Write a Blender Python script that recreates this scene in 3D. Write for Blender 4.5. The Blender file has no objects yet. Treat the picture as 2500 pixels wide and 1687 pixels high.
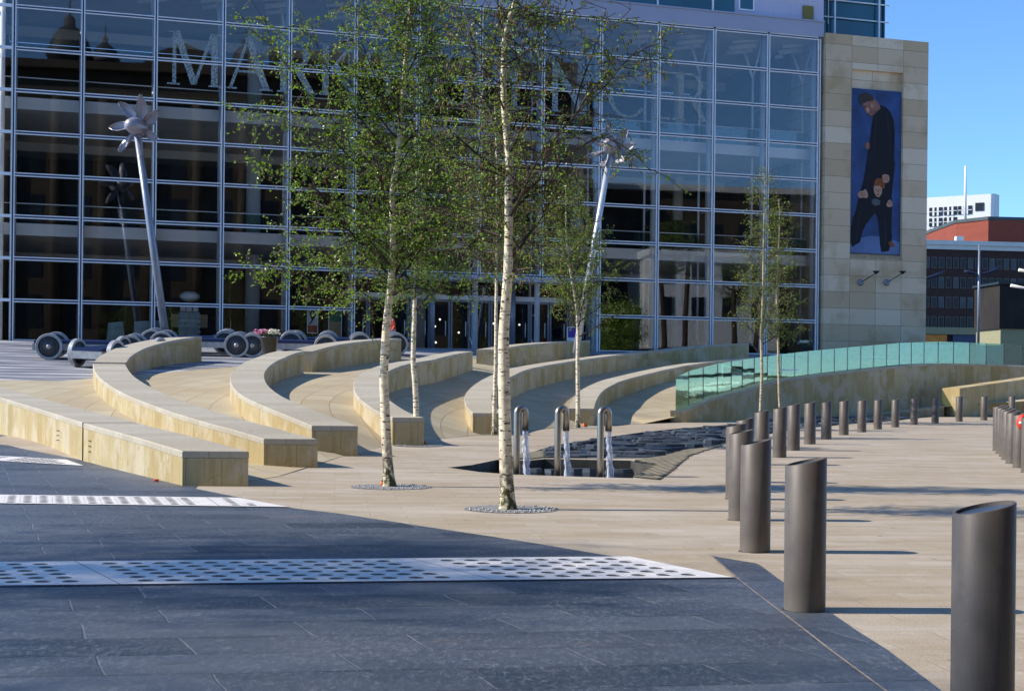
import bpy, bmesh, math, random
from mathutils import Vector, Matrix, noise
from mathutils.geometry import delaunay_2d_cdt
R_ = math.radians
S = bpy.context.scene
C = S.collection
rnd = random.Random(7)

# ------------------------------------------------------------ camera, sky, sun
F = 3500.0; EYE = 1.55; ROLL = .0105; HY = 945.0       # focal length, principal row in px of the 2500 px wide photograph
cd = bpy.data.cameras.new('camera'); cam = bpy.data.objects.new('camera', cd); C.objects.link(cam)
cam.location = (0, 0, EYE); cam.rotation_euler = (R_(90), -ROLL, 0)
cd.sensor_width = 36; cd.lens = 36*F/2500; cd.shift_y = (HY-843.5)/2500; cd.clip_start = .1; cd.clip_end = 3000
S.camera = cam
SUN_EL = 37.0; SUN_AZ = 268.0                           # compass style: 0 = +Y (into the picture), 90 = +X, 270 = from the left
w = bpy.data.worlds.new("World"); S.world = w; w.use_nodes = True
nt = w.node_tree; sky = nt.nodes.new('ShaderNodeTexSky'); sky.sky_type = 'NISHITA'; sky.sun_disc = False
sky.sun_elevation = R_(SUN_EL); sky.sun_rotation = R_(SUN_AZ); sky.air_density = 1.0; sky.dust_density = 0.; sky.ozone_density = 5.; sky.altitude = 1500
bg = nt.nodes['Background']; tint = nt.nodes.new('ShaderNodeMix'); tint.data_type = 'RGBA'; tint.blend_type = 'MULTIPLY'; tint.inputs[0].default_value = 1; tint.inputs[7].default_value = (.90, 1.13, 1.28, 1)
nt.links.new(sky.outputs[0], tint.inputs[6]); nt.links.new(tint.outputs[2], bg.inputs[0]); bg.inputs[1].default_value = .15
sl = bpy.data.lights.new('sun', 'SUN'); sun = bpy.data.objects.new('sun', sl); C.objects.link(sun)
sl.energy = 5.0; sl.angle = R_(.53); sl.color = (1, .93, .80)
az = R_(SUN_AZ); el = R_(SUN_EL)
sd = Vector((math.sin(az)*math.cos(el), math.cos(az)*math.cos(el), math.sin(el)))
sun.rotation_euler = (-sd).to_track_quat('-Z', 'Y').to_euler(); sun.location = (-30, 0, 40)
S.view_settings.view_transform = 'Standard'; S.view_settings.look = 'None'
S.view_settings.exposure = 0.25; S.view_settings.gamma = 1
S.render.engine = 'CYCLES'

# ------------------------------------------------------------ helpers
def ray(u, v):
    a = u-1250; b = v-HY
    return (a+ROLL*b)/F, (b-ROLL*a)/F
def P(u, v, z):                                         # the point at depth z (metres) seen at photo pixel u, v
    a, b = ray(u, v)
    return Vector((a*z, z, EYE-b*z))
def interp(x, L):
    if x <= L[0][0]: return L[0][1]
    for p, q in zip(L, L[1:]):
        if x <= q[0]: return p[1]+(q[1]-p[1])*(x-p[0])/(q[0]-p[0])
    return L[-1][1]
def ss(a, b, x):
    t = min(1, max(0, (x-a)/(b-a))); return t*t*(3-2*t)
def gl(x, y): return .19*ss(22, 36, y)+.17*ss(54, 66, y)     # lower plaza
TOE = [(-40, 25), (-5, 25.5), (-3.5, 29), (-2.5, 35), (-.5, 42), (2, 50), (5, 55), (10, 57), (30, 57)]
def yb(x): return 68+(x+24)*.314                        # line of the glass front
def gu(x, y):                                           # terraces climbing to the shop
    l = gl(x, y); yt = interp(x, TOE); t = min(1, max(0, (y-yt)/(yb(x)-1-yt)))
    return l+(3.5-l)*t
def hit(u, v, g=gl, h=0., z0=3., z1=95.):               # where the sight line meets the ground g
    a, b = ray(u, v); n = 900
    for i in range(n+1):
        z = z0*(z1/z0)**(i/n)
        if EYE-b*z-g(a*z, z)-h <= 0:
            lo = z0*(z1/z0)**((i-1)/n); hi = z
            for _ in range(20):
                m = (lo+hi)/2
                if EYE-b*m-g(a*m, m)-h <= 0: hi = m
                else: lo = m
            return Vector((a*hi, hi, g(a*hi, hi)+h))
    return Vector((a*z1, z1, g(a*z1, z1)+h))

def tag(o, label=None, cat=None, group=None, kind=None):
    if label: o['label'] = label
    if cat: o['category'] = cat
    if group: o['group'] = group
    if kind: o['kind'] = kind
    return o
def empty(name, loc, rz=0, label=None, cat=None, group=None):
    o = bpy.data.objects.new(name, None); C.objects.link(o); o.location = loc; o.rotation_euler = (0, 0, rz)
    o.empty_display_size = .2
    return tag(o, label, cat, group)
def copy_tree(o, parent=None):
    c = o.copy(); C.objects.link(c)
    if parent: c.parent = parent
    for ch in list(KIDS.get(o.name, [])): copy_tree(ch, c)
    return c
KIDS = {}
class MB:
    def __init__(s): s.v = []; s.f = []; s.uv = []; s.sm = []; s.mi = []
    def face(s, idx, uv=None, sm=False, mi=0): s.f.append(tuple(idx)); s.uv.append(uv); s.sm.append(sm); s.mi.append(mi)
    def add(s, pts):
        n = len(s.v); s.v.extend([tuple(p) for p in pts]); return n
    def box(s, a, b, rz=0, piv=None, mi=0):
        x0, y0, z0 = a; x1, y1, z1 = b
        p = [(x0,y0,z0),(x1,y0,z0),(x1,y1,z0),(x0,y1,z0),(x0,y0,z1),(x1,y0,z1),(x1,y1,z1),(x0,y1,z1)]
        if rz:
            cx, cy = piv if piv else ((x0+x1)/2, (y0+y1)/2); c_, s_ = math.cos(rz), math.sin(rz)
            p = [(cx+(x-cx)*c_-(y-cy)*s_, cy+(x-cx)*s_+(y-cy)*c_, z) for x, y, z in p]
        n = s.add(p)
        for q in ((0,3,2,1),(4,5,6,7),(0,1,5,4),(1,2,6,5),(2,3,7,6),(3,0,4,7)): s.face([n+i for i in q], None, False, mi)
        return s
    def tube(s, pts, rad, n=8, cap=True, sm=True):
        pts = [Vector(p) for p in pts]
        if not hasattr(rad, '__len__'): rad = [rad]*len(pts)
        t0 = (pts[1]-pts[0]).normalized(); up = Vector((0, 0, 1)) if abs(t0.z) < .9 else Vector((1, 0, 0))
        nx = t0.cross(up).normalized(); rings = []; L = 0
        for i, p in enumerate(pts):
            if i == 0: t = t0
            elif i == len(pts)-1: t = (pts[i]-pts[i-1]).normalized()
            else: t = ((pts[i+1]-pts[i]).normalized()+(pts[i]-pts[i-1]).normalized()).normalized()
            nx = (nx-t*nx.dot(t)).normalized(); ny = t.cross(nx)
            if i: L += (pts[i]-pts[i-1]).length
            k = s.add([p+(nx*math.cos(2*math.pi*j/n)+ny*math.sin(2*math.pi*j/n))*rad[i] for j in range(n)])
            rings.append((k, L))
        for (a, la), (b, lb) in zip(rings, rings[1:]):
            for j in range(n):
                j2 = (j+1) % n
                s.face((a+j, a+j2, b+j2, b+j), ((j/n, la), ((j+1)/n, la), ((j+1)/n, lb), (j/n, lb)), sm)
        if cap:
            a = rings[0][0]; b = rings[-1][0]
            s.face([a+j for j in range(n)][::-1]); s.face([b+j for j in range(n)])
        return s
    def lathe(s, prof, n=24, c=(0, 0, 0), axis='z', sm=True):       # prof: (r, h) pairs
        rings = []
        for r, h in prof:
            pts = []
            for j in range(n):
                a = 2*math.pi*j/n; x, y, z = r*math.cos(a), r*math.sin(a), h
                if axis == 'y': x, y, z = x, z, y
                if axis == 'x': x, y, z = z, x, y
                pts.append((c[0]+x, c[1]+y, c[2]+z))
            rings.append(s.add(pts))
        for a, b in zip(rings, rings[1:]):
            for j in range(n): s.face((a+j, a+(j+1) % n, b+(j+1) % n, b+j), None, sm)
        s.face([rings[0]+j for j in range(n)][::-1]); s.face([rings[-1]+j for j in range(n)])
        return s
    def poly(s, pts, z0, z1, mi=0):                                  # upright prism over an outline in x, y
        n = len(pts); a = s.add([(p[0], p[1], z0) for p in pts]); b = s.add([(p[0], p[1], z1) for p in pts])
        s.face([a+i for i in range(n)][::-1], None, False, mi); s.face([b+i for i in range(n)], None, False, mi)
        for i in range(n): s.face((a+i, a+(i+1) % n, b+(i+1) % n, b+i), None, False, mi)
        return s
    def slab(s, pts, y0, y1):                                        # prism over an outline in x, z (wall plane)
        n = len(pts); a = s.add([(p[0], y0, p[1]) for p in pts]); b = s.add([(p[0], y1, p[1]) for p in pts])
        s.face([a+i for i in range(n)]); s.face([b+i for i in range(n)][::-1])
        for i in range(n): s.face((a+i, b+i, b+(i+1) % n, a+(i+1) % n))
        return s
    def build(s, name, mat, parent=None, loc=None, fix=True):
        me = bpy.data.meshes.new(name); me.from_pydata(s.v, [], s.f); me.update()
        if any(u for u in s.uv):
            l = me.uv_layers.new(name='UVMap').data
            for p, u in zip(me.polygons, s.uv):
                if u:
                    for k, li in enumerate(p.loop_indices): l[li].uv = u[k]
        for p, q in zip(me.polygons, s.sm): p.use_smooth = q
        mats = mat if isinstance(mat, (list, tuple)) else [mat]
        for m in mats: me.materials.append(m)
        if len(mats) > 1:
            for p, q in zip(me.polygons, s.mi): p.material_index = q
        if fix:
            bm = bmesh.new(); bm.from_mesh(me); bmesh.ops.recalc_face_normals(bm, faces=bm.faces); bm.to_mesh(me); bm.free()
        o = bpy.data.objects.new(name, me); C.objects.link(o)
        if parent: o.parent = parent; KIDS.setdefault(parent.name, []).append(o)
        if loc is not None: o.location = loc
        return o
def spline(pts, k=6):                                               # Catmull-Rom through points
    pts = [Vector(p) for p in pts]; out = []
    q = [pts[0]*2-pts[1]]+pts+[pts[-1]*2-pts[-2]]
    for i in range(1, len(q)-2):
        for j in range(k):
            t = j/k; a, b, c, d = q[i-1], q[i], q[i+1], q[i+2]
            out.append(.5*((2*b)+(c-a)*t+(2*a-5*b+4*c-d)*t*t+(3*b-a-3*c+d)*t**3))
    out.append(pts[-1]); return out
def inside(x, y, poly):
    r = False; n = len(poly)
    for i in range(n):
        x1, y1 = poly[i][0], poly[i][1]; x2, y2 = poly[(i+1) % n][0], poly[(i+1) % n][1]
        if (y1 > y) != (y2 > y) and x < (x2-x1)*(y-y1)/(y2-y1)+x1: r = not r
    return r
def sheet(name, outer, hf, mat, step=2., holes=(), off=0., box=None, parent=None):   # ground sheet over an outline, with real holes
    vs = []; es = []
    for loop in [outer]+list(holes):
        n = len(vs); m = len(loop)
        vs += [Vector((p[0], p[1])) for p in loop]; es += [(n+i, n+(i+1) % m) for i in range(m)]
    xs = [p[0] for p in outer]; ys = [p[1] for p in outer]
    if box: bx = (max(min(xs), box[0]), min(max(xs), box[1]), max(min(ys), box[2]), min(max(ys), box[3]))
    else: bx = (min(xs), max(xs), min(ys), max(ys))
    x = bx[0]+step*.5
    while x < bx[1]:
        y = bx[2]+step*.5
        while y < bx[3]:
            if inside(x, y, outer) and not any(inside(x, y, h) for h in holes): vs.append(Vector((x, y)))
            y += step
        x += step
    r = delaunay_2d_cdt(vs, es, [], 0, 1e-5)
    m = MB(); m.add([(p.x, p.y, hf(p.x, p.y)+off) for p in r[0]])
    for f in r[2]:
        cx = sum(r[0][i].x for i in f)/len(f); cy = sum(r[0][i].y for i in f)/len(f)
        if inside(cx, cy, outer) and not any(inside(cx, cy, h) for h in holes): m.face(f, None, True)
    o = m.build(name, mat, parent, fix=False)
    bm = bmesh.new(); bm.from_mesh(o.data)
    for f in bm.faces:
        if f.normal.z < 0: f.normal_flip()
    bm.to_mesh(o.data); bm.free()
    return o

# ------------------------------------------------------------ materials
def lin(c): return tuple(((x/255)/12.92 if x/255 <= .04045 else ((x/255+.055)/1.055)**2.4) for x in c)+(1,)
class N:
    def __init__(s, name):
        s.m = bpy.data.materials.new(name); s.m.use_nodes = True; s.t = s.m.node_tree; s.b = s.t.nodes['Principled BSDF']
    def n(s, typ, **kw):
        x = s.t.nodes.new(typ)
        for k, v in kw.items():
            if k.startswith('i_'):
                k = k[2:]; k = int(k) if k.isdigit() else k.replace('_', ' ')
                if hasattr(v, 'is_output'): s.t.links.new(v, x.inputs[k])
                else: x.inputs[k].default_value = v
            else: setattr(x, k, v)
        return x
    def link(s, a, b): s.t.links.new(a, b)
    def co(s, kind='Object', scale=(1, 1, 1), rot=(0, 0, 0)):
        tc = s.n('ShaderNodeTexCoord'); mp = s.n('ShaderNodeMapping'); s.link(tc.outputs[kind], mp.inputs[0])
        mp.inputs['Scale'].default_value = scale; mp.inputs['Rotation'].default_value = rot; return mp.outputs[0]
    def noise(s, vec, scale, detail=4, rough=.55):
        return s.n('ShaderNodeTexNoise', i_Vector=vec, i_Scale=scale, i_Detail=detail, i_Roughness=rough).outputs['Fac']
    def ramp(s, fac, stops, interp='LINEAR'):
        r = s.n('ShaderNodeValToRGB'); s.link(fac, r.inputs[0]); e = r.color_ramp; e.interpolation = interp
        while len(e.elements) < len(stops): e.elements.new(.5)
        for el_, (p, c) in zip(e.elements, stops): el_.position = p; el_.color = c if len(c) == 4 else tuple(c)+(1,)
        return r.outputs[0]
    def mix(s, fac, a, b, mode='MIX'):
        x = s.n('ShaderNodeMix', data_type='RGBA', blend_type=mode)
        for v, i in ((fac, 0), (a, 6), (b, 7)):
            if hasattr(v, 'is_output'): s.link(v, x.inputs[i])
            else: x.inputs[i].default_value = v if i == 0 or len(v) == 4 else tuple(v)+(1,)
        return x.outputs[2]
    def math(s, op, a, b=0.):
        x = s.n('ShaderNodeMath', operation=op)
        for v, i in ((a, 0), (b, 1)):
            if hasattr(v, 'is_output'): s.link(v, x.inputs[i])
            else: x.inputs[i].default_value = v
        return x.outputs[0]
    def out(s, col=None, rough=.6, metal=0., bump=None, bs=.3, bd=.01, spec=.5):
        b = s.b
        if col is not None:
            if hasattr(col, 'is_output'): s.link(col, b.inputs['Base Color'])
            else: b.inputs['Base Color'].default_value = col if len(col) == 4 else tuple(col)+(1,)
        if hasattr(rough, 'is_output'): s.link(rough, b.inputs['Roughness'])
        else: b.inputs['Roughness'].default_value = rough
        b.inputs['Metallic'].default_value = metal; b.inputs['Specular IOR Level'].default_value = spec
        if bump is not None:
            x = s.n('ShaderNodeBump', i_Strength=bs, i_Distance=bd, i_Height=bump); s.link(x.outputs[0], b.inputs['Normal'])
        return s.m
def G(v): return (v, v, v, 1)
def simple(name, c, rough=.55, metal=0., var=.15, scale=6., spec=.5, bs=.1):
    k = N(name); v = k.co(); f = k.noise(v, scale, 5)
    a = tuple(x*(1-var) for x in c[:3]); b = tuple(min(1, x*(1+var)) for x in c[:3])
    return k.out(k.ramp(f, [(.3, a), (.7, b)]), rough, metal, f, bs, .01, spec)

def m_bench():
    k = N('bench_sandstone'); uv = k.co('UV')
    br = k.n('ShaderNodeTexBrick', i_Vector=uv, i_Scale=1., i_Mortar_Size=.006, i_Mortar_Smooth=.2, i_Bias=0., i_Brick_Width=.55, i_Row_Height=3.)
    br.offset = 0; br.inputs['Color1'].default_value = (.42, .32, .145, 1); br.inputs['Color2'].default_value = (.57, .48, .28, 1); br.inputs['Mortar'].default_value = (.27, .20, .10, 1)
    st = k.noise(k.co('UV', (3.2, .35, 1)), 3., 6, .65)
    c = k.mix(k.math('MULTIPLY', k.ramp(st, [(.42, G(0)), (.62, G(1))]), .5), br.outputs[0], (.36, .25, .10, 1))
    bl = k.noise(k.co('Object'), 1.1, 4)
    c = k.mix(k.math('MULTIPLY', k.ramp(bl, [(.48, G(0)), (.60, G(1))]), .6), c, (.60, .53, .41, 1))
    vs_ = k.noise(k.co('UV', (9, .5, 1)), 1.2, 5, .7)
    c = k.mix(k.math('MULTIPLY', k.ramp(vs_, [(.56, G(0)), (.68, G(1))]), .45), c, (.27, .19, .08, 1))
    pt_ = k.noise(k.co('Object'), 4.2, 6, .7)
    c = k.mix(k.math('MULTIPLY', k.ramp(pt_, [(.60, G(0)), (.68, G(1))]), .5), c, (.24, .18, .10, 1))
    c = k.mix(k.math('MULTIPLY', k.ramp(pt_, [(.30, G(1)), (.38, G(0))]), .6), c, (.70, .64, .52, 1))
    fine = k.noise(k.co('Object'), 30, 5)
    c = k.mix(k.math('MULTIPLY', fine, .25), c, (.28, .2, .1, 1))
    return k.out(c, .8, 0, k.math('ADD', fine, k.math('MULTIPLY', k.math('ADD', br.outputs['Fac'], k.math('MULTIPLY', pt_, -.6)), -1.)), .45, .012, .3)
def m_coping():
    k = N('coping_sandstone'); uv = k.co('UV')
    br = k.n('ShaderNodeTexBrick', i_Vector=uv, i_Scale=1., i_Mortar_Size=.005, i_Brick_Width=.6, i_Row_Height=4., i_Bias=0.)
    br.offset = 0; br.inputs['Color1'].default_value = (.45, .395, .30, 1); br.inputs['Color2'].default_value = (.56, .51, .42, 1); br.inputs['Mortar'].default_value = (.22, .17, .10, 1)
    v = k.co('Object'); a = k.noise(v, 1.6, 6, .6); f = k.noise(v, 38, 5); g2 = k.noise(v, 6.5, 6, .75)
    c = k.mix(k.math('MULTIPLY', k.ramp(a, [(.4, G(0)), (.7, G(1))]), .5), br.outputs[0], (.46, .40, .31, 1))
    c = k.mix(k.math('MULTIPLY', k.ramp(g2, [(.56, G(0)), (.66, G(1))]), .45), c, (.30, .24, .16, 1))
    c = k.mix(k.math('MULTIPLY', k.ramp(g2, [(.32, G(1)), (.42, G(0))]), .5), c, (.66, .60, .52, 1))
    c = k.mix(k.math('MULTIPLY', f, .22), c, (.25, .2, .13, 1))
    return k.out(c, .78, 0, k.math('ADD', f, g2), .5, .012, .3)
def m_sand_plaza():
    k = N('sandstone_paving')
    v = k.co('Object', (1, 1, 1), (0, 0, R_(-7)))
    br = k.n('ShaderNodeTexBrick', i_Vector=v, i_Scale=1., i_Mortar_Size=.006, i_Mortar_Smooth=.3, i_Brick_Width=.85, i_Row_Height=.33, i_Bias=-.1)
    br.inputs['Color1'].default_value = (.43, .345, .26, 1); br.inputs['Color2'].default_value = (.50, .425, .345, 1); br.inputs['Mortar'].default_value = (.35, .285, .215, 1)
    a = k.noise(k.co('Object', (.35, 1.8, 1), (0, 0, R_(-7))), 1.6, 7, .62)
    c = k.mix(k.math('MULTIPLY', k.ramp(a, [(.44, G(1)), (.56, G(0))]), .5), br.outputs[0], (.36, .28, .165, 1))
    b = k.noise(k.co('Object', (.25, .8, 1)), 1.1, 4)
    c = k.mix(k.math('MULTIPLY', k.ramp(b, [(.5, G(0)), (.66, G(1))]), .5), c, (.60, .52, .44, 1))
    s_ = k.noise(k.co('Object', (1, 1.4, 1), (0, 0, R_(-7))), 2.6, 9, .8)
    c = k.mix(k.math('MULTIPLY', k.ramp(s_, [(.56, G(0)), (.68, G(1))]), .55), c, (.25, .205, .15, 1))
    c = k.mix(k.math('MULTIPLY', k.ramp(s_, [(.34, G(1)), (.44, G(0))]), .45), c, (.66, .60, .52, 1))
    dk = k.noise(k.co('Object', (.7, 2.6, 1), (0, 0, R_(4))), 1.3, 5, .62)
    c = k.mix(k.math('MULTIPLY', k.ramp(dk, [(.6, G(0)), (.7, G(1))]), .45), c, (.22, .18, .13, 1))
    f = k.noise(v, 45, 4); gm = k.n('ShaderNodeTexVoronoi', i_Vector=k.co('Object'), i_Scale=1.7).outputs['Distance']
    c = k.mix(k.math('MULTIPLY', k.ramp(gm, [(.045, G(1)), (.06, G(0))]), .6), c, (.12, .10, .09, 1))
    c = k.mix(k.math('MULTIPLY', f, .25), c, (.3, .24, .16, 1))
    return k.out(c, .8, 0, k.math('ADD', f, k.math('MULTIPLY', br.outputs['Fac'], -1.)), .45, .012, .3)
def m_ramp():
    k = N('ramp_paving'); tc = k.n('ShaderNodeTexCoord')
    # concentric courses round a far centre, so the joints sweep with the benches
    sub = k.n('ShaderNodeVectorMath', operation='SUBTRACT'); k.link(tc.outputs['Object'], sub.inputs[0]); sub.inputs[1].default_value = (22, 41, 0)
    sp = k.n('ShaderNodeSeparateXYZ'); k.link(sub.outputs[0], sp.inputs[0])
    ang = k.math('ARCTAN2', sp.outputs[1], sp.outputs[0]); r2 = k.math('SQRT', k.math('ADD', k.math('MULTIPLY', sp.outputs[0], sp.outputs[0]), k.math('MULTIPLY', sp.outputs[1], sp.outputs[1])))
    cb = k.n('ShaderNodeCombineXYZ'); k.link(k.math('MULTIPLY', ang, 30.), cb.inputs[0]); k.link(r2, cb.inputs[1])
    br = k.n('ShaderNodeTexBrick', i_Vector=cb.outputs[0], i_Scale=1., i_Mortar_Size=.012, i_Brick_Width=1.5, i_Row_Height=.75)
    br.inputs['Color1'].default_value = (.46, .37, .235, 1); br.inputs['Color2'].default_value = (.55, .47, .32, 1); br.inputs['Mortar'].default_value = (.27, .2, .12, 1)
    v = k.co('Object'); a = k.noise(v, .9, 6); f = k.noise(v, 30, 4)
    c = k.mix(k.math('MULTIPLY', k.ramp(a, [(.45, G(0)), (.7, G(1))]), .5), br.outputs[0], (.40, .34, .25, 1))
    c = k.mix(k.math('MULTIPLY', f, .25), c, (.28, .22, .14, 1))
    return k.out(c, .8, 0, f, .2, .006, .3)
def m_upper():
    k = N('upper_plaza_paving')
    a = k.noise(k.co('Object', (.10, 1.1, 1), (0, 0, R_(-3))), 1.7, 5, .6)
    c = k.ramp(a, [(.40, (.085, .088, .11)), (.48, (.20, .20, .225)), (.55, (.31, .305, .33)), (.60, (.62, .61, .61))])
    f = k.noise(k.co(), 25, 4)
    return k.out(k.mix(k.math('MULTIPLY', f, .3), c, (.15, .15, .16, 1)), .7, 0, f, .2, .006, .4)
GA = math.atan2(.85, 5.6)                                # direction of the drain grates and slate courses
def m_slate():
    k = N('slate_paving'); tc = k.n('ShaderNodeTexCoord')
    mp = k.n('ShaderNodeMapping'); k.link(tc.outputs['Object'], mp.inputs[0]); mp.inputs['Rotation'].default_value = (0, 0, -GA)
    sp = k.n('ShaderNodeSeparateXYZ'); k.link(mp.outputs[0], sp.inputs[0])
    cb = k.n('ShaderNodeCombineXYZ'); k.link(k.math('ADD', sp.outputs[0], k.math('MULTIPLY', sp.outputs[1], .22)), cb.inputs[0]); k.link(sp.outputs[1], cb.inputs[1])
    wb = k.noise(k.co('Object'), 1.3, 3); wv = k.n('ShaderNodeVectorMath', operation='ADD', i_0=cb.outputs[0]); cw = k.n('ShaderNodeCombineXYZ'); k.link(k.math('MULTIPLY', wb, .10), cw.inputs[0]); k.link(k.math('MULTIPLY', wb, .045), cw.inputs[1]); k.link(cw.outputs[0], wv.inputs[1])
    br = k.n('ShaderNodeTexBrick', i_Vector=wv.outputs[0], i_Scale=1., i_Mortar_Size=.001, i_Mortar_Smooth=.1, i_Brick_Width=1.35, i_Row_Height=.56, i_Bias=0)
    br.offset = .41; br.inputs['Color1'].default_value = (.016, .027, .044, 1); br.inputs['Color2'].default_value = (.082, .098, .128, 1); br.inputs['Mortar'].default_value = (.05, .06, .07, 1)
    rw_ = k.n('ShaderNodeTexBrick', i_Vector=wv.outputs[0], i_Scale=1., i_Mortar_Size=.013, i_Mortar_Smooth=.3, i_Brick_Width=900., i_Row_Height=.56)
    al = k.n('ShaderNodeTexBrick', i_Vector=wv.outputs[0], i_Scale=1., i_Mortar_Size=.009, i_Mortar_Smooth=.4, i_Brick_Width=1.35, i_Row_Height=.56)
    al.offset = .41
    pn = k.ramp(k.noise(k.co('Object'), 2.3, 4), [(.36, G(0)), (.55, G(1))]); dn = k.ramp(k.noise(k.co('Object'), .9, 4), [(.42, G(0)), (.56, G(1))])
    c = k.mix(k.math('MULTIPLY', k.math('MULTIPLY', rw_.outputs['Fac'], dn), 1.), br.outputs[0], (.012, .014, .018, 1))
    c = k.mix(k.math('MULTIPLY', k.math('MULTIPLY', k.math('SUBTRACT', al.outputs['Fac'], rw_.outputs['Fac']), pn), .6), c, (.30, .29, .29, 1))
    big = k.noise(k.co('Object', (.5, 1, 1)), .55, 5, .6)
    c = k.mix(k.math('MULTIPLY', k.ramp(big, [(.40, G(0)), (.62, G(1))]), .6), c, (.11, .12, .145, 1))
    st = k.noise(k.co('Object', (1.1, 1.6, 1), (0, 0, -GA)), 3.2, 10, .85)
    c = k.mix(k.math('MULTIPLY', k.ramp(st, [(.57, G(0)), (.66, G(1))]), .7), c, (.36, .35, .37, 1))
    sc = k.noise(k.co('Object', (1.3, .55, 1), (0, 0, R_(-12))), 17, 6, .95)
    c = k.mix(k.math('MULTIPLY', k.math('MULTIPLY', k.ramp(sc, [(.50, G(0)), (.60, G(1))]), k.ramp(k.noise(k.co('Object'), .8, 5, .7), [(.36, G(.3)), (.58, G(1))])), .6), c, (.25, .27, .32, 1))
    dk = k.noise(k.co('Object', (1.2, 3., 1)), 1.7, 5, .6)
    c = k.mix(k.math('MULTIPLY', k.ramp(dk, [(.3, G(1)), (.42, G(0))]), .6), c, (.035, .042, .05, 1))
    rust = k.noise(k.co('Object', (1, 2, 1)), .9, 5)
    c = k.mix(k.math('MULTIPLY', k.ramp(rust, [(.66, G(0)), (.74, G(1))]), .3), c, (.24, .15, .09, 1))
    h = k.math('ADD', k.math('MULTIPLY', st, .6), k.math('ADD', k.math('MULTIPLY', sc, .25), k.math('MULTIPLY', al.outputs['Fac'], -1.2)))
    return k.out(c, k.math('ADD', k.math('MULTIPLY', st, .3), .36), 0, h, .85, .03, .5)
def m_bollard():
    k = N('bollard_paint'); v = k.co(); f = k.noise(v, 220, 2); a = k.noise(v, 3, 5)
    c = k.mix(k.ramp(a, [(.4, G(0)), (.7, G(1))]), (.105, .086, .074, 1), (.14, .115, .098, 1))
    stk = k.noise(k.co('Object', (14, 14, .8)), 1.5, 5, .7); c = k.mix(k.math('MULTIPLY', k.ramp(stk, [(.5, G(0)), (.7, G(1))]), .35), c, (.19, .165, .145, 1)); sm = k.noise(k.co('Object', (3, 3, 2)), 2.2, 7, .75); c = k.mix(k.math('MULTIPLY', k.ramp(sm, [(.56, G(0)), (.64, G(1))]), .3), c, (.065, .055, .048, 1))
    sp = k.noise(v, 40, 2); c = k.mix(k.math('MULTIPLY', k.ramp(sp, [(.74, G(0)), (.77, G(1))]), .5), c, (.3, .28, .25, 1))
    z = k.n('ShaderNodeSeparateXYZ', i_0=v).outputs[2]
    c = k.mix(k.math('MULTIPLY', k.ramp(k.math('ADD', z, k.math('MULTIPLY', a, .12)), [(.06, G(1)), (.22, G(0))]), .5), c, (.19, .165, .13, 1))
    return k.out(c, .5, .08, f, .08, .002, .4)
def m_bark(lo=.35, dark=1., tone=(.84, .72, .52)):
    k = N('birch_bark'); v = k.co('UV'); 
    ob = k.co('Object'); z = k.n('ShaderNodeSeparateXYZ', i_0=ob).outputs[2]
    a = k.noise(k.co('Object', (5, 5, 16)), 1.4, 5, .6)
    c = k.ramp(a, [(.3, tuple(x*.72 for x in tone)), (.5, tone), (.7, tuple(min(1, x*1.18) for x in tone))])
    ln = k.noise(k.co('Object', (5, 5, 24)), 1.5, 4, .62)
    c = k.mix(k.ramp(ln, [(.58, G(0)), (.62, G(1))]), c, (.06, .045, .035, 1))
    dots = k.noise(k.co('Object', (8, 8, 13)), 1.4, 2)
    c = k.mix(k.ramp(dots, [(.655, G(0)), (.68, G(1))]), c, (.03, .025, .02, 1))
    rg = k.noise(k.co('Object', (14, 14, 9)), 1., 5, .7)
    m = k.math('MULTIPLY', k.ramp(rg, [(.44, G(0)), (.54, G(1))]), k.ramp(z, [(lo*.5, G(1)), (lo*2.2, G(0))]))
    c = k.mix(m, c, (.05, .038, .022, 1))
    mo = k.math('MULTIPLY', k.ramp(rg, [(.35, G(0)), (.6, G(1))]), k.ramp(z, [(0., G(1)), (lo*.9, G(0))]))
    c = k.mix(k.math('MULTIPLY', mo, .7), c, (.10, .12, .02, 1))
    return k.out(c, .7, 0, k.math('ADD', rg, ln), .5, .01, .3)
def m_twig():
    k = N('twig_bark'); f = k.noise(k.co(), 3, 3)
    return k.out(k.ramp(f, [(.42, (.030, .018, .010)), (.66, (.085, .052, .028))]), .6)
def m_leaf(name, a, b, c):
    k = N(name); f = k.noise(k.co(), 3.1, 3); f2 = k.noise(k.co(), 19, 1)
    col = k.mix(k.ramp(f2, [(.4, G(0)), (.6, G(1))]), k.ramp(f, [(.38, a), (.62, b)]), c)
    k.out(col, .38, 0, None, spec=.55)
    tr = k.n('ShaderNodeBsdfTranslucent'); k.link(k.mix(.5, col, tuple(min(1, x*2.2) for x in b[:3])+(1,)), tr.inputs[0])
    mx = k.n('ShaderNodeMixShader'); mx.inputs[0].default_value = .38
    k.link(k.b.outputs[0], mx.inputs[1]); k.link(tr.outputs[0], mx.inputs[2])
    k.link(mx.outputs[0], k.t.nodes['Material Output'].inputs[0]); return k.m
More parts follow.
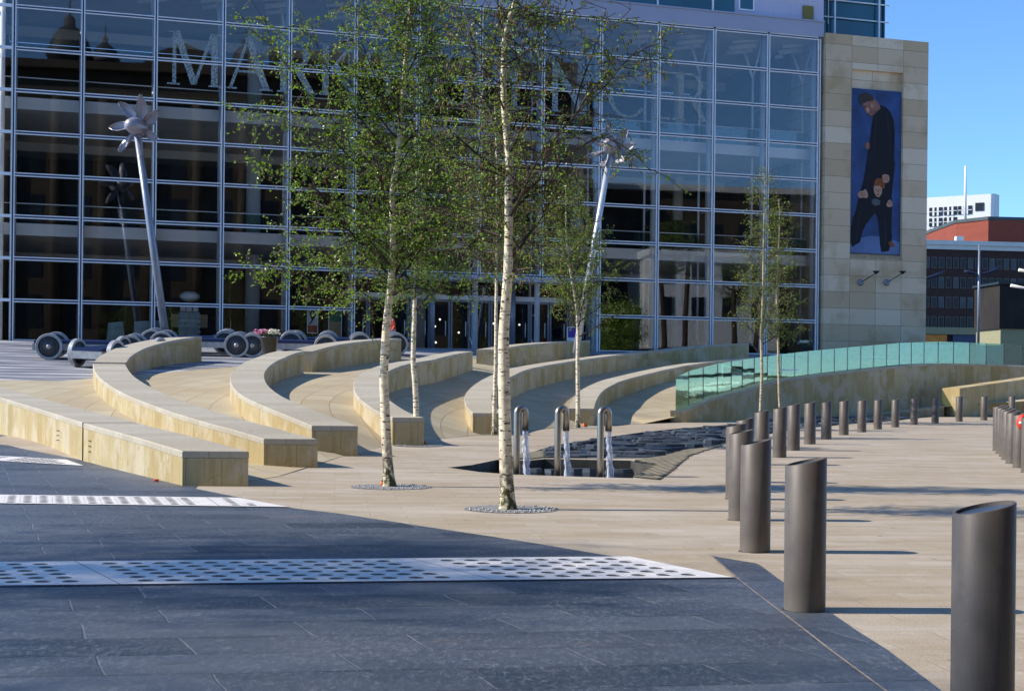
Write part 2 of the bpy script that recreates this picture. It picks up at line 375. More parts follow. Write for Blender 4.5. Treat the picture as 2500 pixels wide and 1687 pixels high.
def m_glass(name, tint, refl=1., wob=.0, scale=.5, lo=.05):
    k = N(name); t = k.t; t.nodes.remove(k.b)
    tr = k.n('ShaderNodeBsdfTransparent'); tr.inputs[0].default_value = tint
    gl_ = k.n('ShaderNodeBsdfGlossy'); gl_.inputs['Roughness'].default_value = .012; gl_.inputs[0].default_value = (.93, .96, 1, 1)
    fr = k.n('ShaderNodeFresnel'); fr.inputs[0].default_value = 1.5
    if wob:
        b = k.n('ShaderNodeBump', i_Strength=wob, i_Distance=.05, i_Height=k.noise(k.co('Object', (1, 1, .45)), scale, 2)); k.link(b.outputs[0], gl_.inputs['Normal'])
    mx = k.n('ShaderNodeMixShader'); k.link(k.math('ADD', k.math('MULTIPLY', fr.outputs[0], refl), lo), mx.inputs[0])
    k.link(tr.outputs[0], mx.inputs[1]); k.link(gl_.outputs[0], mx.inputs[2]); k.link(mx.outputs[0], t.nodes['Material Output'].inputs[0])
    return k.m
def m_etch():
    k = N('etched_lettering'); k.out((.42, .52, .56), .6)
    tr = k.n('ShaderNodeBsdfTransparent'); mx = k.n('ShaderNodeMixShader'); k.link(k.ramp(k.noise(k.co(), 9, 3), [(.4, G(.16)), (.6, G(.56))]), mx.inputs[0])
    k.link(tr.outputs[0], mx.inputs[1]); k.link(k.b.outputs[0], mx.inputs[2]); k.link(mx.outputs[0], k.t.nodes['Material Output'].inputs[0]); return k.m
def m_pier():
    k = N('pier_ashlar'); v = k.co('Object', (1, 1, 1), (0, 0, 0))
    sp = k.n('ShaderNodeSeparateXYZ', i_0=v); cb = k.n('ShaderNodeCombineXYZ'); k.link(k.math('ADD', sp.outputs[0], sp.outputs[1]), cb.inputs[0]); k.link(sp.outputs[2], cb.inputs[1])
    br = k.n('ShaderNodeTexBrick', i_Vector=cb.outputs[0], i_Scale=1., i_Mortar_Size=.012, i_Brick_Width=1.675, i_Row_Height=.93, i_Bias=0)
    br.offset = 0; br.inputs['Color1'].default_value = (.60, .45, .285, 1); br.inputs['Color2'].default_value = (.82, .70, .54, 1); br.inputs['Mortar'].default_value = (.20, .155, .10, 1)
    a = k.noise(v, .55, 6, .6); f = k.noise(v, 12, 5)
    c = k.mix(k.math('MULTIPLY', k.ramp(a, [(.5, G(0)), (.64, G(1))]), .5), br.outputs[0], (.40, .27, .12, 1))
    c = k.mix(k.math('MULTIPLY', f, .3), c, (.3, .25, .18, 1))
    return k.out(c, .8, 0, k.math('ADD', f, k.math('MULTIPLY', br.outputs['Fac'], -1)), .2, .01, .3)
def m_brick(name, c1, c2, mo, w_=.9, h_=.3):
    k = N(name); v = k.co(); sp = k.n('ShaderNodeSeparateXYZ', i_0=v); cb = k.n('ShaderNodeCombineXYZ')
    k.link(k.math('ADD', sp.outputs[0], sp.outputs[1]), cb.inputs[0]); k.link(sp.outputs[2], cb.inputs[1])
    br = k.n('ShaderNodeTexBrick', i_Vector=cb.outputs[0], i_Scale=1., i_Mortar_Size=.03, i_Brick_Width=w_, i_Row_Height=h_)
    br.inputs['Color1'].default_value = c1; br.inputs['Color2'].default_value = c2; br.inputs['Mortar'].default_value = mo
    a = k.noise(v, .3, 5)
    return k.out(k.mix(k.math('MULTIPLY', a, .5), br.outputs[0], tuple(x*.7 for x in c1[:3])+(1,)), .85)
def emis(name, c, s_):
    k = N(name); k.b.inputs['Emission Color'].default_value = c; k.b.inputs['Emission Strength'].default_value = s_
    k.b.inputs['Base Color'].default_value = c; return k.m
M = dict(
    bench=m_bench(), coping=m_coping(), sand=m_sand_plaza(), ramp=m_ramp(), upper=m_upper(), slate=m_slate(), bollard=m_bollard(),
    bcap=simple('bollard_cap', (.10, .15, .22), .28, .5, .1), bark=m_bark(.45), bark2=m_bark(.3), bark3=m_bark(.12, 1, (.56, .46, .30)), twig=m_twig(),
    leaf=m_leaf('birch_leaf', (.075, .145, .008), (.16, .28, .016), (.29, .39, .05)),
    leaf2=m_leaf('young_birch_leaf', (.10, .17, .015), (.20, .30, .03), (.32, .40, .07)),
    catkin=simple('catkin', (.17, .10, .03), .7, 0, .3, 9),
    facade_glass=m_glass('curtain_wall_glass', (.985, .995, 1.0, 1), 1.25, .05, .35, .006),
    green_glass=m_glass('green_balustrade_glass', (.52, .67, .60, 1), .6, .04, .8, .03),
    alu=simple('aluminium_frame', (.84, .89, .96), .4, .05, .05, 3), tubem=simple('painted_steel_tube', (.74, .80, .88), .4, .2, .06, 2), rod=simple('bright_steel_rod', (.92, .94, .96), .4, .0, .05, 2),
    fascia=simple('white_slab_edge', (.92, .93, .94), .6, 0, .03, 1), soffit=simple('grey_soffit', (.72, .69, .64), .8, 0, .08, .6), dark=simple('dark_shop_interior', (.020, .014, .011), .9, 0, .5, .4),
    carpet=simple('shop_floor', (.42, .40, .37), .8, 0, .2, .4), roofdeck=simple('roof_metal', (.35, .36, .42), .6, 0, .1, .3),
    panel=simple('lilac_metal_panel', (.50, .50, .66), .5, .1, .05, .4), header=simple('grey_header', (.36, .38, .50), .5, .1, .05, .4), teal=simple('teal_tinted_glass', (.015, .10, .15), .12, 0, .25, .3, .6), ochre=simple('ochre_panel', (.22, .17, .03), .5, 0, .2, .8),
    letter=m_etch(), pier=m_pier(),
    steel=simple('brushed_stainless', (.38, .345, .30), .36, .95, .08, 5), galv=simple('galvanised_grate', (.82, .77, .74), .5, .0, .10, 5), pit=simple('dark_void', (.065, .06, .05), .7, 0, .4, 3),
    silver=simple('cast_metal_rim', (.36, .37, .39), .45, .2, .2, 5), web=simple('grey_wheel_web', (.07, .078, .09), .5, .3, .2, 6), navy=simple('navy_paint', (.003, .018, .09), .35, 0, .15, 3), navy2=simple('navy_steel', (.02, .03, .07), .45, .2, .2, 4),
    hub=simple('pale_hub', (.45, .42, .38), .4, .4, .1), mast=simple('grey_mast_paint', (.24, .27, .34), .38, .35, .1, 4), mast_w=simple('pale_mast_paint', (.55, .58, .64), .35, .3, .1, 4), vane=simple('satin_steel_vane', (.34, .32, .36), .42, .35, .15, 4),
    slate_stone=simple('wet_slate_stone', (.075, .085, .10), .28, 0, .7, 1.9, .6, .5), water=None, jet=None,
    pot=simple('dark_plant_pot', (.035, .035, .04), .45, 0, .2), pink=simple('pink_petals', (.62, .22, .36), .6, 0, .4, 20), white=simple('white_petals', (.8, .76, .6), .6, 0, .2, 20),
    green=simple('green_foliage', (.05, .10, .02), .6, 0, .4, 15), red=simple('red_fabric', (.75, .05, .015), .6, 0, .2), skin=simple('skin', (.45, .25, .17), .5, 0, .08), skind=simple('print_skin', (.24, .10, .075), .6, 0, .3, 3),
    trouser=simple('pale_trousers', (.33, .33, .40), .7, 0, .15), hair=simple('dark_hair', (.03, .02, .015), .6), fold=simple('navy_fold', (.010, .012, .028), .8, 0, .5, 3), blackc=simple('black_clothing', (.004, .004, .010), .8, 0, .3, 2), blue=simple('blue_backdrop', (.017, .058, .20), .6, 0, .42, .8), bluef=simple('pale_blue_floor', (.10, .17, .36), .6, 0, .2, .8), ginger=simple('ginger_hair', (.22, .06, .01), .7, 0, .4, 8),
    orange=simple('orange_plastic', (.72, .16, .03), .5, 0, .3, 30), gravel=simple('pale_gravel', (.55, .53, .50), .7, 0, .4, 60), gapm=simple('dark_blue_gasket', (.06, .08, .14), .5, 0, .1), ringm=simple('grey_ring', (.24, .23, .23), .7, 0, .4, 9), iron=simple('dark_iron', (.03, .035, .045), .5, .5, .3, 8),
    brown=m_brick('dark_brown_brick', (.055, .022, .018, 1), (.075, .032, .024, 1), (.05, .03, .025, 1)), redb=m_brick('red_brick', (.27, .055, .03, 1), (.33, .07, .04, 1), (.29, .08, .05, 1)),
    wht=simple('white_concrete', (.80, .80, .80), .7, 0, .04, .3), window=simple('dark_window', (.018, .022, .03), .35, 0, .5, .15, .3), blind=simple('pale_blind', (.07, .09, .10), .7, 0, .3, .3), frame=simple('window_frame', (.20, .15, .13), .6), sooty=simple('sooty_sandstone', (.075, .056, .038), .85, 0, .3, .4), lead=simple('lead_roof', (.05, .055, .06), .6, 0, .2, .4),
    cream=simple('cream_wall', (.30, .28, .16), .8), amber=simple('amber_sign', (.65, .22, .02), .5, 0, .2, 1), shopred=simple('red_sign', (.5, .04, .02), .5), poster_w=simple('white_poster', (.75, .72, .70), .5), tan=simple('tan_banner', (.42, .29, .15), .7), greenb=simple('green_banner', (.02, .20, .10), .6), lamp=emis('lit_lamp', (1, .95, .85, 1), 1.2),
    glasscase=simple('pale_display', (.34, .46, .48), .3, 0, .4, 2), asphalt=simple('asphalt', (.05, .05, .055), .8, 0, .2, 1), joint=simple('pale_joint', (.27, .22, .18), .8, 0, .3, 9), purple=simple('purple_poster', (.12, .04, .35), .6), stone_post=simple('sandstone_post', (.36, .30, .2), .8, 0, .2, 4),
)
def m_water():
    k = N('dark_water'); f = k.noise(k.co('Object', (1, 1.6, 1)), 5, 4)
    return k.out((.015, .02, .025), .06, 0, f, .5, .03, .6)
def m_jet():
    k = N('falling_water'); f = k.noise(k.co('Object', (22, 22, 5)), 1.2, 5, .7)
    tr = k.n('ShaderNodeBsdfTransparent'); tr.inputs[0].default_value = (.85, .9, 1, 1)
    k.out((.72, .78, .92), .08, 0, f, .8, .02, .8)
    mx = k.n('ShaderNodeMixShader'); k.link(k.ramp(f, [(.38, G(.15)), (.6, G(.95))]), mx.inputs[0]); k.link(tr.outputs[0], mx.inputs[1]); k.link(k.b.outputs[0], mx.inputs[2])
    k.link(mx.outputs[0], k.t.nodes['Material Output'].inputs[0]); return k.m
M['water'] = m_water(); M['jet'] = m_jet()

# ------------------------------------------------------------ ground
def HP(L, g=gl, z1=95.): return [hit(u, v, g, z1=z1) for u, v in L]
pit = HP([(1093,1141),(1151,1135),(1215,1122),(1290,1124),(1330,1120),(1540,1124),(1597,1136),(1545,1167),(1460,1165),(1252,1158),(1170,1152)])
chan_up = [(1270,1112),(1353,1087),(1475,1068),(1567,1055),(1659,1046),(1772,1037),(1880,1023),(2000,1014),(2130,1008),(2230,1009),(2310,1013),(2480,1014)]
chan_lo = [(2480,1019),(2330,1018),(2274,1018),(2198,1026),(2045,1038),(1922,1050),(1772,1084),(1659,1102),(1604,1118),(1450,1119),(1330,1118)]
chan = HP(chan_up)+HP(chan_lo)
FARX = 110
plaza_out = [(-70, -60), (FARX, -60), (FARX, 110), (-70, 110)]
sheet('plaza_paving', plaza_out, gl, M['sand'], 1.6, (pit, chan), 0, (-22, 32, 4, 72))['kind'] = 'structure'
sea = MB(); a = sea.add([(-1500, -1500, -.6), (1500, -1500, -.6), (1500, 1500, -.6), (-1500, 1500, -.6)]); sea.face((a, a+1, a+2, a+3))
sea.build('ground', M['asphalt'])['kind'] = 'structure'
st = MB(); sx = [-200, -60, 0, 60, 400]; sy = [88, 110, 150, 235, 900]; sh = [3.44, 3.9, 5.2, 7.6, 8]
n = st.add([(x, y, h) for y, h in zip(sy, sh) for x in sx])
for j in range(4):
    for i in range(4): st.face((n+j*5+i, n+j*5+i+1, n+j*5+i+6, n+j*5+i+5))
st.build('street', M['asphalt'])['kind'] = 'structure'
# pit and channel: side walls, beds and water
def basin(name, loop, deep, hf):
    m = MB(); n_ = len(loop)
    a = m.add([(p[0], p[1], p[2]) for p in loop]); b = m.add([(p[0], p[1], p[2]-deep) for p in loop])
    for i in range(n_): m.face((a+i, a+(i+1) % n_, b+(i+1) % n_, b+i))
    o = m.build(name+'_edge', M['pit']); o['kind'] = 'structure'
    sheet(name+'_bed', [(p[0], p[1]) for p in loop], lambda x, y: hf(x, y)-deep, M['pit'], 2.5)['kind'] = 'structure'
basin('fountain_pit', pit, .42, gl); basin('water_channel', chan, .10, gl)
sheet('water', [(p[0], p[1]) for p in pit], lambda x, y: gl(x, y)-.30, M['water'], 2.5)['kind'] = 'structure'
sheet('channel_water', [(p[0], p[1]) for p in chan], lambda x, y: gl(x, y)-.045, M['water'], 2.5)['kind'] = 'structure'
# slate area in the foreground
edge = [(477,1193),(551,1208),(627,1223),(718,1241),(830,1254),(936,1270),(1060,1289),(1200,1310),(1322,1329),(1445,1350),(1546,1366),(1600,1371),(1700,1391),(1796,1411),(1735,1357),(1843,1375),(1857,1381),(1907,1418),(2036,1501),(2094,1541),(2167,1587),(2290,1680)]
eg = HP(edge); dv = (eg[-1]-eg[-2]).normalized()
slate = [(-40, -20), (eg[-1].x+dv.x*30, eg[-1].y+dv.y*30)]+[(p.x, p.y) for p in eg[::-1]]+[(-4.75, 21.75), (-8.0, 27.0), (-12.9, 36.5), (-19, 44.5), (-32, 49), (-69.5, 60.5)]
sheet('slate_paving', slate, gl, M['slate'], 2., (), .004)['kind'] = 'structure'
def strip(L, w, h=.008):                                 # thin line of mortar following the ground
    m = MB(); pts = HP(L)
    for p, q in zip(pts, pts[1:]):
        t = (q-p).normalized(); nn = Vector((-t.y, t.x, 0))*w/2
        a = m.add([p-nn+Vector((0,0,h)), q-nn+Vector((0,0,h)), q+nn+Vector((0,0,h)), p+nn+Vector((0,0,h))]); m.face((a, a+1, a+2, a+3))
    return m
j = strip([(1735,1357),(1800,1412),(1846,1449),(1935,1516),(2030,1590),(2161,1687),(2290,1787)], .014)
j2 = strip([(1796,1411),(1846,1449)], .02, .009)
j.build('paving_joint', M['joint'])['kind'] = 'structure'
# terraces (sand) and upper plaza (grey), one slope in two pavings
B1 = [(445,1101,21.75),(330,1067,24.2),(203,1032,27.4),(100,1000,32.5),(0,970,37.2),(-90,943,41),(-200,922,45)]
W7 = [(1674,1002,57),(1705,988,57.6),(1751,970,58.6),(1812,954,60),(1843,945,61),(1904,928,62.5),(2060,908,66),(2198,893,69),(2290,887,71),(2412,889,72.5),(2500,893,73),(2620,898,73.5)]
b1w = [P(*q) for q in B1]+[Vector((-32, 49.6, 2.06)), Vector((-70, 61, 2.75))]; w7w = [P(*q) for q in W7]
MIDQ = [(-60,44.5),(-14,44.2),(-12.6,47),(-11.2,51),(-9.5,55),(-6.5,60.5),(-2,66),(3,71),(8,74.5),(12,76.4),(60,88)]
low_edge = [(b1w[0].x+.6, b1w[0].y+.25)]+[(p.x+.5, p.y+.1) for p in b1w[1:]]
toe_edge = [(w7w[-1].x, w7w[-1].y+.35)]+[(p.x-.1, p.y+.35) for p in w7w[::-1][1:]]+[(5,54.8),(2,49.8),(-.5,41.8),(-2.5,34.8),(-3.5,28.8),(-3.9,24)]
def qy(x): return interp(x, MIDQ)
le = [p for p in low_edge if p[1] < qy(p[0])]; cut = [p for p in low_edge if p[1] >= qy(p[0])]
if cut:
    a_, b_ = le[-1], cut[0]
    for i in range(60):
        t_ = i/60; c_ = (a_[0]+(b_[0]-a_[0])*t_, a_[1]+(b_[1]-a_[1])*t_)
        if c_[1] >= qy(c_[0]): break
    le.append(c_)
te = [p for p in toe_edge if p[1] < qy(p[0])]
mq = [(x, y) for x, y in MIDQ if le[-1][0]+.3 < x < te[0][0]-.3]
sheet('terrace_ramp', le+mq+[(te[0][0]+.1, qy(te[0][0]+.1))]+te, gu, M['ramp'], 1.3, (), .006)['kind'] = 'structure'
up_poly = [le[-1]]+mq+[(te[0][0]+.1, qy(te[0][0]+.1))]+[(33, 76), (90, 76), (90, 112), (-70, 112)]+cut[::-1]
sheet('upper_plaza', up_poly, gu, M['upper'], 1.8, (), .008, (-40, 40, 40, 92))['kind'] = 'structure'
# ramp between the two retaining walls at the right
def gr(x, y): return .36+max(0, min(1, (x-15.5)/14))*1.3
rp = [(15.5, 65.2), (18.9, 66.6), (20.6, 68.3), (32, 70.6), (32, 74.5), (25, 72.6), (21.4, 71.2), (18.6, 69)]
sheet('wall_ramp', rp, gr, M['ramp'], 1.3)['kind'] = 'structure'
m = MB(); rpe = [(15.5, 65.2), (18.9, 66.6), (20.6, 68.3)]
for a_, b_ in zip(rpe, rpe[1:]): k = m.add([(a_[0], a_[1], 0), (b_[0], b_[1], 0), (b_[0], b_[1], gr(*b_)), (a_[0], a_[1], gr(*a_))]); m.face((k, k+1, k+2, k+3))
m.build('wall_ramp_side', M['coping'])['kind'] = 'structure'

# ------------------------------------------------------------ curved stone benches
def bench(name, outer, wid, h_low, label, step=None, group='curved stone benches on the terraces', cat='bench', copings=True, wend=None):
    """outer: list of world points along the top outer edge; the seat is wid wide to the right of travel"""
    o = spline(outer, 7); n_ = len(o); inn = []
    for i, p in enumerate(o):
        t = (o[min(i+1, n_-1)]-o[max(i-1, 0)]); t.z = 0; t.normalize()
        nr = Vector((t.y, -t.x, 0)); k = wid
        if i == 0: nr = Vector((1, .06, 0)) if abs(t.x) < .95 else nr
        q = p+nr*k; inn.append(q)
    for i in (1, 2, 3):                                  # ease the squared end into the parallel edge
        f = i/4; t = (o[i+1]-o[i-1]); t.z = 0; t.normalize(); nr = Vector((t.y, -t.x, 0)); inn[i] = o[i]+(Vector((1, .06, 0))*(1-f)+nr*f)*wid
    root = empty(name, (o[0].x, o[0].y, gl(o[0].x, o[0].y)), 0, label, cat, group)
    base = Vector(root.location)
    L = [0]
    for a, b in zip(o, o[1:]): L.append(L[-1]+(b-a).length)
    def seg(i0, i1, dz, inset, ztop, bot, bevel=0):
        m = MB(); rings = []
        for i in range(i0, i1+1):
            a, b = o[i], inn[i]; v = (b-a).normalized(); A = a+v*inset; B = b-v*inset
            zt = a.z+dz-ztop; zb = (min(gu(a.x, a.y), gu(b.x, b.y), gl(a.x, a.y))-.4) if bot is None else a.z+dz-bot
            c_ = .018 if bevel else 0
            pr = [(A, zb), (A, zt-c_), (A+v*c_*.8, zt), (B-v*c_*.8, zt), (B, zt-c_), (B, zb)]
            k = m.add([(q.x-base.x, q.y-base.y, z-base.z) for q, z in pr]); rings.append((k, L[i], [z for q, z in pr]))
        for (a, la, za), (b, lb, zb_) in zip(rings, rings[1:]):
            for q in range(5):
                if q == 2: uv = ((la, 0), (lb, 0), (lb, wid), (la, wid))
                else: uv = ((la, za[q]), (lb, zb_[q]), (lb, zb_[q+1]), (la, za[q+1]))
                m.face((a+q, b+q, b+q+1, a+q+1), uv, False)
            m.face((a+5, b+5, b, a))
        for (k, l, z), off_ in ((rings[0], 50.), (rings[-1], 60.)):
            m.face([k+q for q in range(6)], [(off_+l+(0 if q < 3 else wid), z[q]) for q in range(6)])
        return m
    parts = [(0, n_-1, 0.)] if step is None else [(0, step*7, 0.), (step*7, n_-1, .0)]
    for pi, (a, b, dz) in enumerate(parts):
        seg(a, b, dz, .006, .105, None).build('cladding', M['bench'], root)
        seg(a, b, dz, 0, 0, .10, 1).build('coping', M['coping'], root)
    return root, o, inn
def PP(L): return [P(*q) for q in L]
G3 = 'curved stone benches on the terraces'
br1, o1, i1 = bench('curved_bench', b1w, 1.0, 0, 'nearest pale sandstone curved bench, leftmost, its top broad and running out of frame')
q_ = P(203, 1032, 27.4); t_1 = (b1w[3]-b1w[1]); t_1.z = 0; t_1.normalize(); n_1 = Vector((t_1.y, -t_1.x, 0)); m = MB(); L0_ = br1.location
c0_ = q_-n_1*.012; c1_ = q_+n_1*1.01; zs = ((-.5, .006),)
k = m.add([c0_-t_1*.012-L0_+Vector((0,0,-.9)), c1_-t_1*.012-L0_+Vector((0,0,-.9)), c1_+t_1*.012-L0_+Vector((0,0,-.9)), c0_+t_1*.012-L0_+Vector((0,0,-.9)), c0_-t_1*.012-L0_+Vector((0,0,.006)), c1_-t_1*.012-L0_+Vector((0,0,.006)), c1_+t_1*.012-L0_+Vector((0,0,.006)), c0_+t_1*.012-L0_+Vector((0,0,.006))])
for f in ((0,3,2,1),(4,5,6,7),(0,1,5,4),(1,2,6,5),(2,3,7,6),(3,0,4,7)): m.face([k+i for i in f])
m.build('expansion_joint', M['iron'], br1)
b2 = [(644,1071,26.1),(569,1049,27.0),(502,1031,28.2),(410,1003,30.2),(337,976,32.6),(300,960,34.2),(266,940,36.6),(242,921,39.2),(231,905,41.6),(227,890,44.0)]
b2b = [(229,884,45.3),(238,873,47.0),(256,862,48.6),(288,848,50.4),(338,835,52.8),(392,826,54.8),(430,823.5,55.8),(463,823,56.2)]
br2, o2, i2 = bench('curved_bench', PP(b2+[(227,888,45.2)]), .98, 0, 'second sandstone bench from the left, with a step up at its rear')
bench('curved_bench', PP(b2b), 1.02, 0, 'raised rear half of the second sandstone bench, ending beside the blue wheeled trolleys')
b3 = [(761,1039,29.3),(700,1014,30.4),(643,991,31.8),(591,966,34.0),(566,941,37.0),(562,920,39.8),(572,902,42.3),(597,884,45.0),(627,872,47.3),(655,862,49.0),(678,857.5,50.2)]
bench('curved_bench', PP(b3), .94, 0, 'third sandstone bench from the left, hooking round in front of the flower planter')
b3b = [(698,857,51.0),(771,841,54.2),(845,832,57.4),(888,829,59.2),(930,826.5,60.8)]
bench('curved_bench', PP(b3b), .95, 0, 'short offset sandstone bench ending behind the left front birch trunk')
b4 = [(958,1019,33.2),(930,1008,34.0),(903,993,35.0),(876,971,36.6),(864,950,38.3),(866,927,40.6),(885,909,43.2),(924,893,46.2),(967,884,48.9),(1007,878,51.2),(1059,866,55.4),(1112,857.5,60)]
bench('curved_bench', PP(b4), .74, 0, 'fourth sandstone bench, its near end beside the slim birch behind the left front birch')
b4b = [(1163,853,63.5),(1240,842,66.5),(1322,835.5,69.3),(1403,831.5,71.5)]
bench('curved_bench', PP(b4b), .95, 0, 'short offset sandstone bench crossing behind the tall central birch trunk')
b5 = [(1154,1008,40.6),(1139,992,42.2),(1134,971,44.3),(1142,953,46.6),(1166,933,49.5),(1200,915.5,53.0),(1243,900,57.0),(1322,886,62.0),(1402,875,66.0),(1475,866,69.0),(1560,856.5,72)]
bench('curved_bench', PP(b5), .85, 0, 'fifth sandstone bench, starting behind the central birch and its left steel spout')
b5b = [(1575,857,71.0),(1660,847,73.4),(1730,842,75.0),(1797,839,76.2)]
bench('curved_bench', PP(b5b), .95, 0, 'farthest short sandstone bench, below the pale glazed bays at the right')
b6 = [(1388,997,51.3),(1396,978,53.4),(1414,955,56.4),(1445,938,59.0),(1475,927,61.0),(1537,912,64.2),(1598,899,66.6),(1659,889,68.5),(1751,879,70.6),(1830,872,72)]
bench('curved_bench', PP(b6), .92, 0, 'sixth sandstone bench, sweeping up to the green glass balustrade')
# retaining wall with the glass balustrade
rw, o7, i7 = bench('retaining_wall', [P(1674,1002,57)]+w7w[1:], -.62, 0, 'long curved sandstone retaining wall carrying the green glass balustrade', None, None, 'wall')
w8 = [P(2343,948,68.0), P(2420,937,69.2), P(2500,926,70.2), P(2640,905,71.5)]
r8 = empty('retaining_wall', (w8[0].x, w8[0].y, .3), 0, 'sandstone wall with a bright square end at the right edge behind the bollards', 'wall')
m = MB()
for a, b in zip(w8, w8[1:]):
    q = m.add([(a.x-r8.location.x, a.y-r8.location.y, -.4), (b.x-r8.location.x, b.y-r8.location.y, -.4), (b.x-.45-r8.location.x, b.y+.9-r8.location.y, -.4), (a.x-.55-r8.location.x, a.y+.9-r8.location.y, -.4),
               (a.x-r8.location.x, a.y-r8.location.y, a.z-.3), (b.x-r8.location.x, b.y-r8.location.y, b.z-.3), (b.x-.45-r8.location.x, b.y+.9-r8.location.y, b.z-.3), (a.x-.55-r8.location.x, a.y+.9-r8.location.y, a.z-.3)])
    for f in ((4,5,6,7),(0,1,5,4),(2,3,7,6)): m.face([q+i for i in f], [(a.x*1.2, 0), (b.x*1.2, 0), (b.x*1.2, 1.5), (a.x*1.2, 1.5)])
    if a is w8[0]: m.face((q, q+4, q+7, q+3), [(0, 0), (0, 1), (1, 1), (1, 0)])
m.build('cladding', M['bench'], r8)
# glass balustrade on the wall
gb = empty('glass_balustrade', tuple(i7[0]), 0, 'green tinted frameless glass balustrade following the curved retaining wall', 'balustrade')
gp = [P(1650,1000,57.6)]
TOPV = [(1650,921),(1677,907),(1751,888),(1797,880),(1953,859),(2060,849),(2198,837),(2290,834),(2351,836),(2500,841),(2640,846)]
path = []
for a, b in zip(o7, i7): path.append(a*.35+b*.65)
path[0] = path[0]*1
acc = 0; cur = path[0].copy(); pans = [cur.copy()]
for a, b in zip(path, path[1:]):
    L_ = (b-a).length; t = 0
    while acc+(L_-t) >= 1.05:
        t += 1.05-acc; acc = 0; pans.append(a+(b-a)*(t/L_))
    acc += L_-t
for p, q in zip(pans, pans[1:]):
    d_ = (q-p); d_.z = 0; L_ = d_.length; d_.normalize(); nn = Vector((-d_.y, d_.x, 0))*.007
    def top(pt):
        u = 1250+pt.x/pt.y*F; vv = interp(u, TOPV); a, b = ray(u, vv); return EYE-b*pt.y
    m = MB(); p2 = p+d_*.003; q2 = q-d_*.003; B0 = Vector(gb.location)
    cs = []
    for pt in (p2, q2):
        tz = top(pt); lo_ = pt.z-.02
        cs.append((pt, lo_, tz))
    k = m.add([tuple(c[0]+s_*nn*1.0+Vector((0, 0, z-c[0].z))-B0) for s_ in (-1, 1) for c in cs for z in (c[1], c[2])])
    for f in ((0,1,3,2),(4,6,7,5),(0,4,5,1),(2,3,7,6),(1,5,7,3),(0,2,6,4)): m.face([k+i for i in f])
    m.build('glass_panel', M['green_glass'], gb)
    t1_, t2_ = cs[1][1], cs[1][2]; m = MB(); m.box((q.x-.006-B0.x, q.y-.012-B0.y, t1_-B0.z), (q.x+.012-B0.x, q.y+.012-B0.y, t2_-B0.z-.01)); m.build('joint_seal', M['iron'], gb)

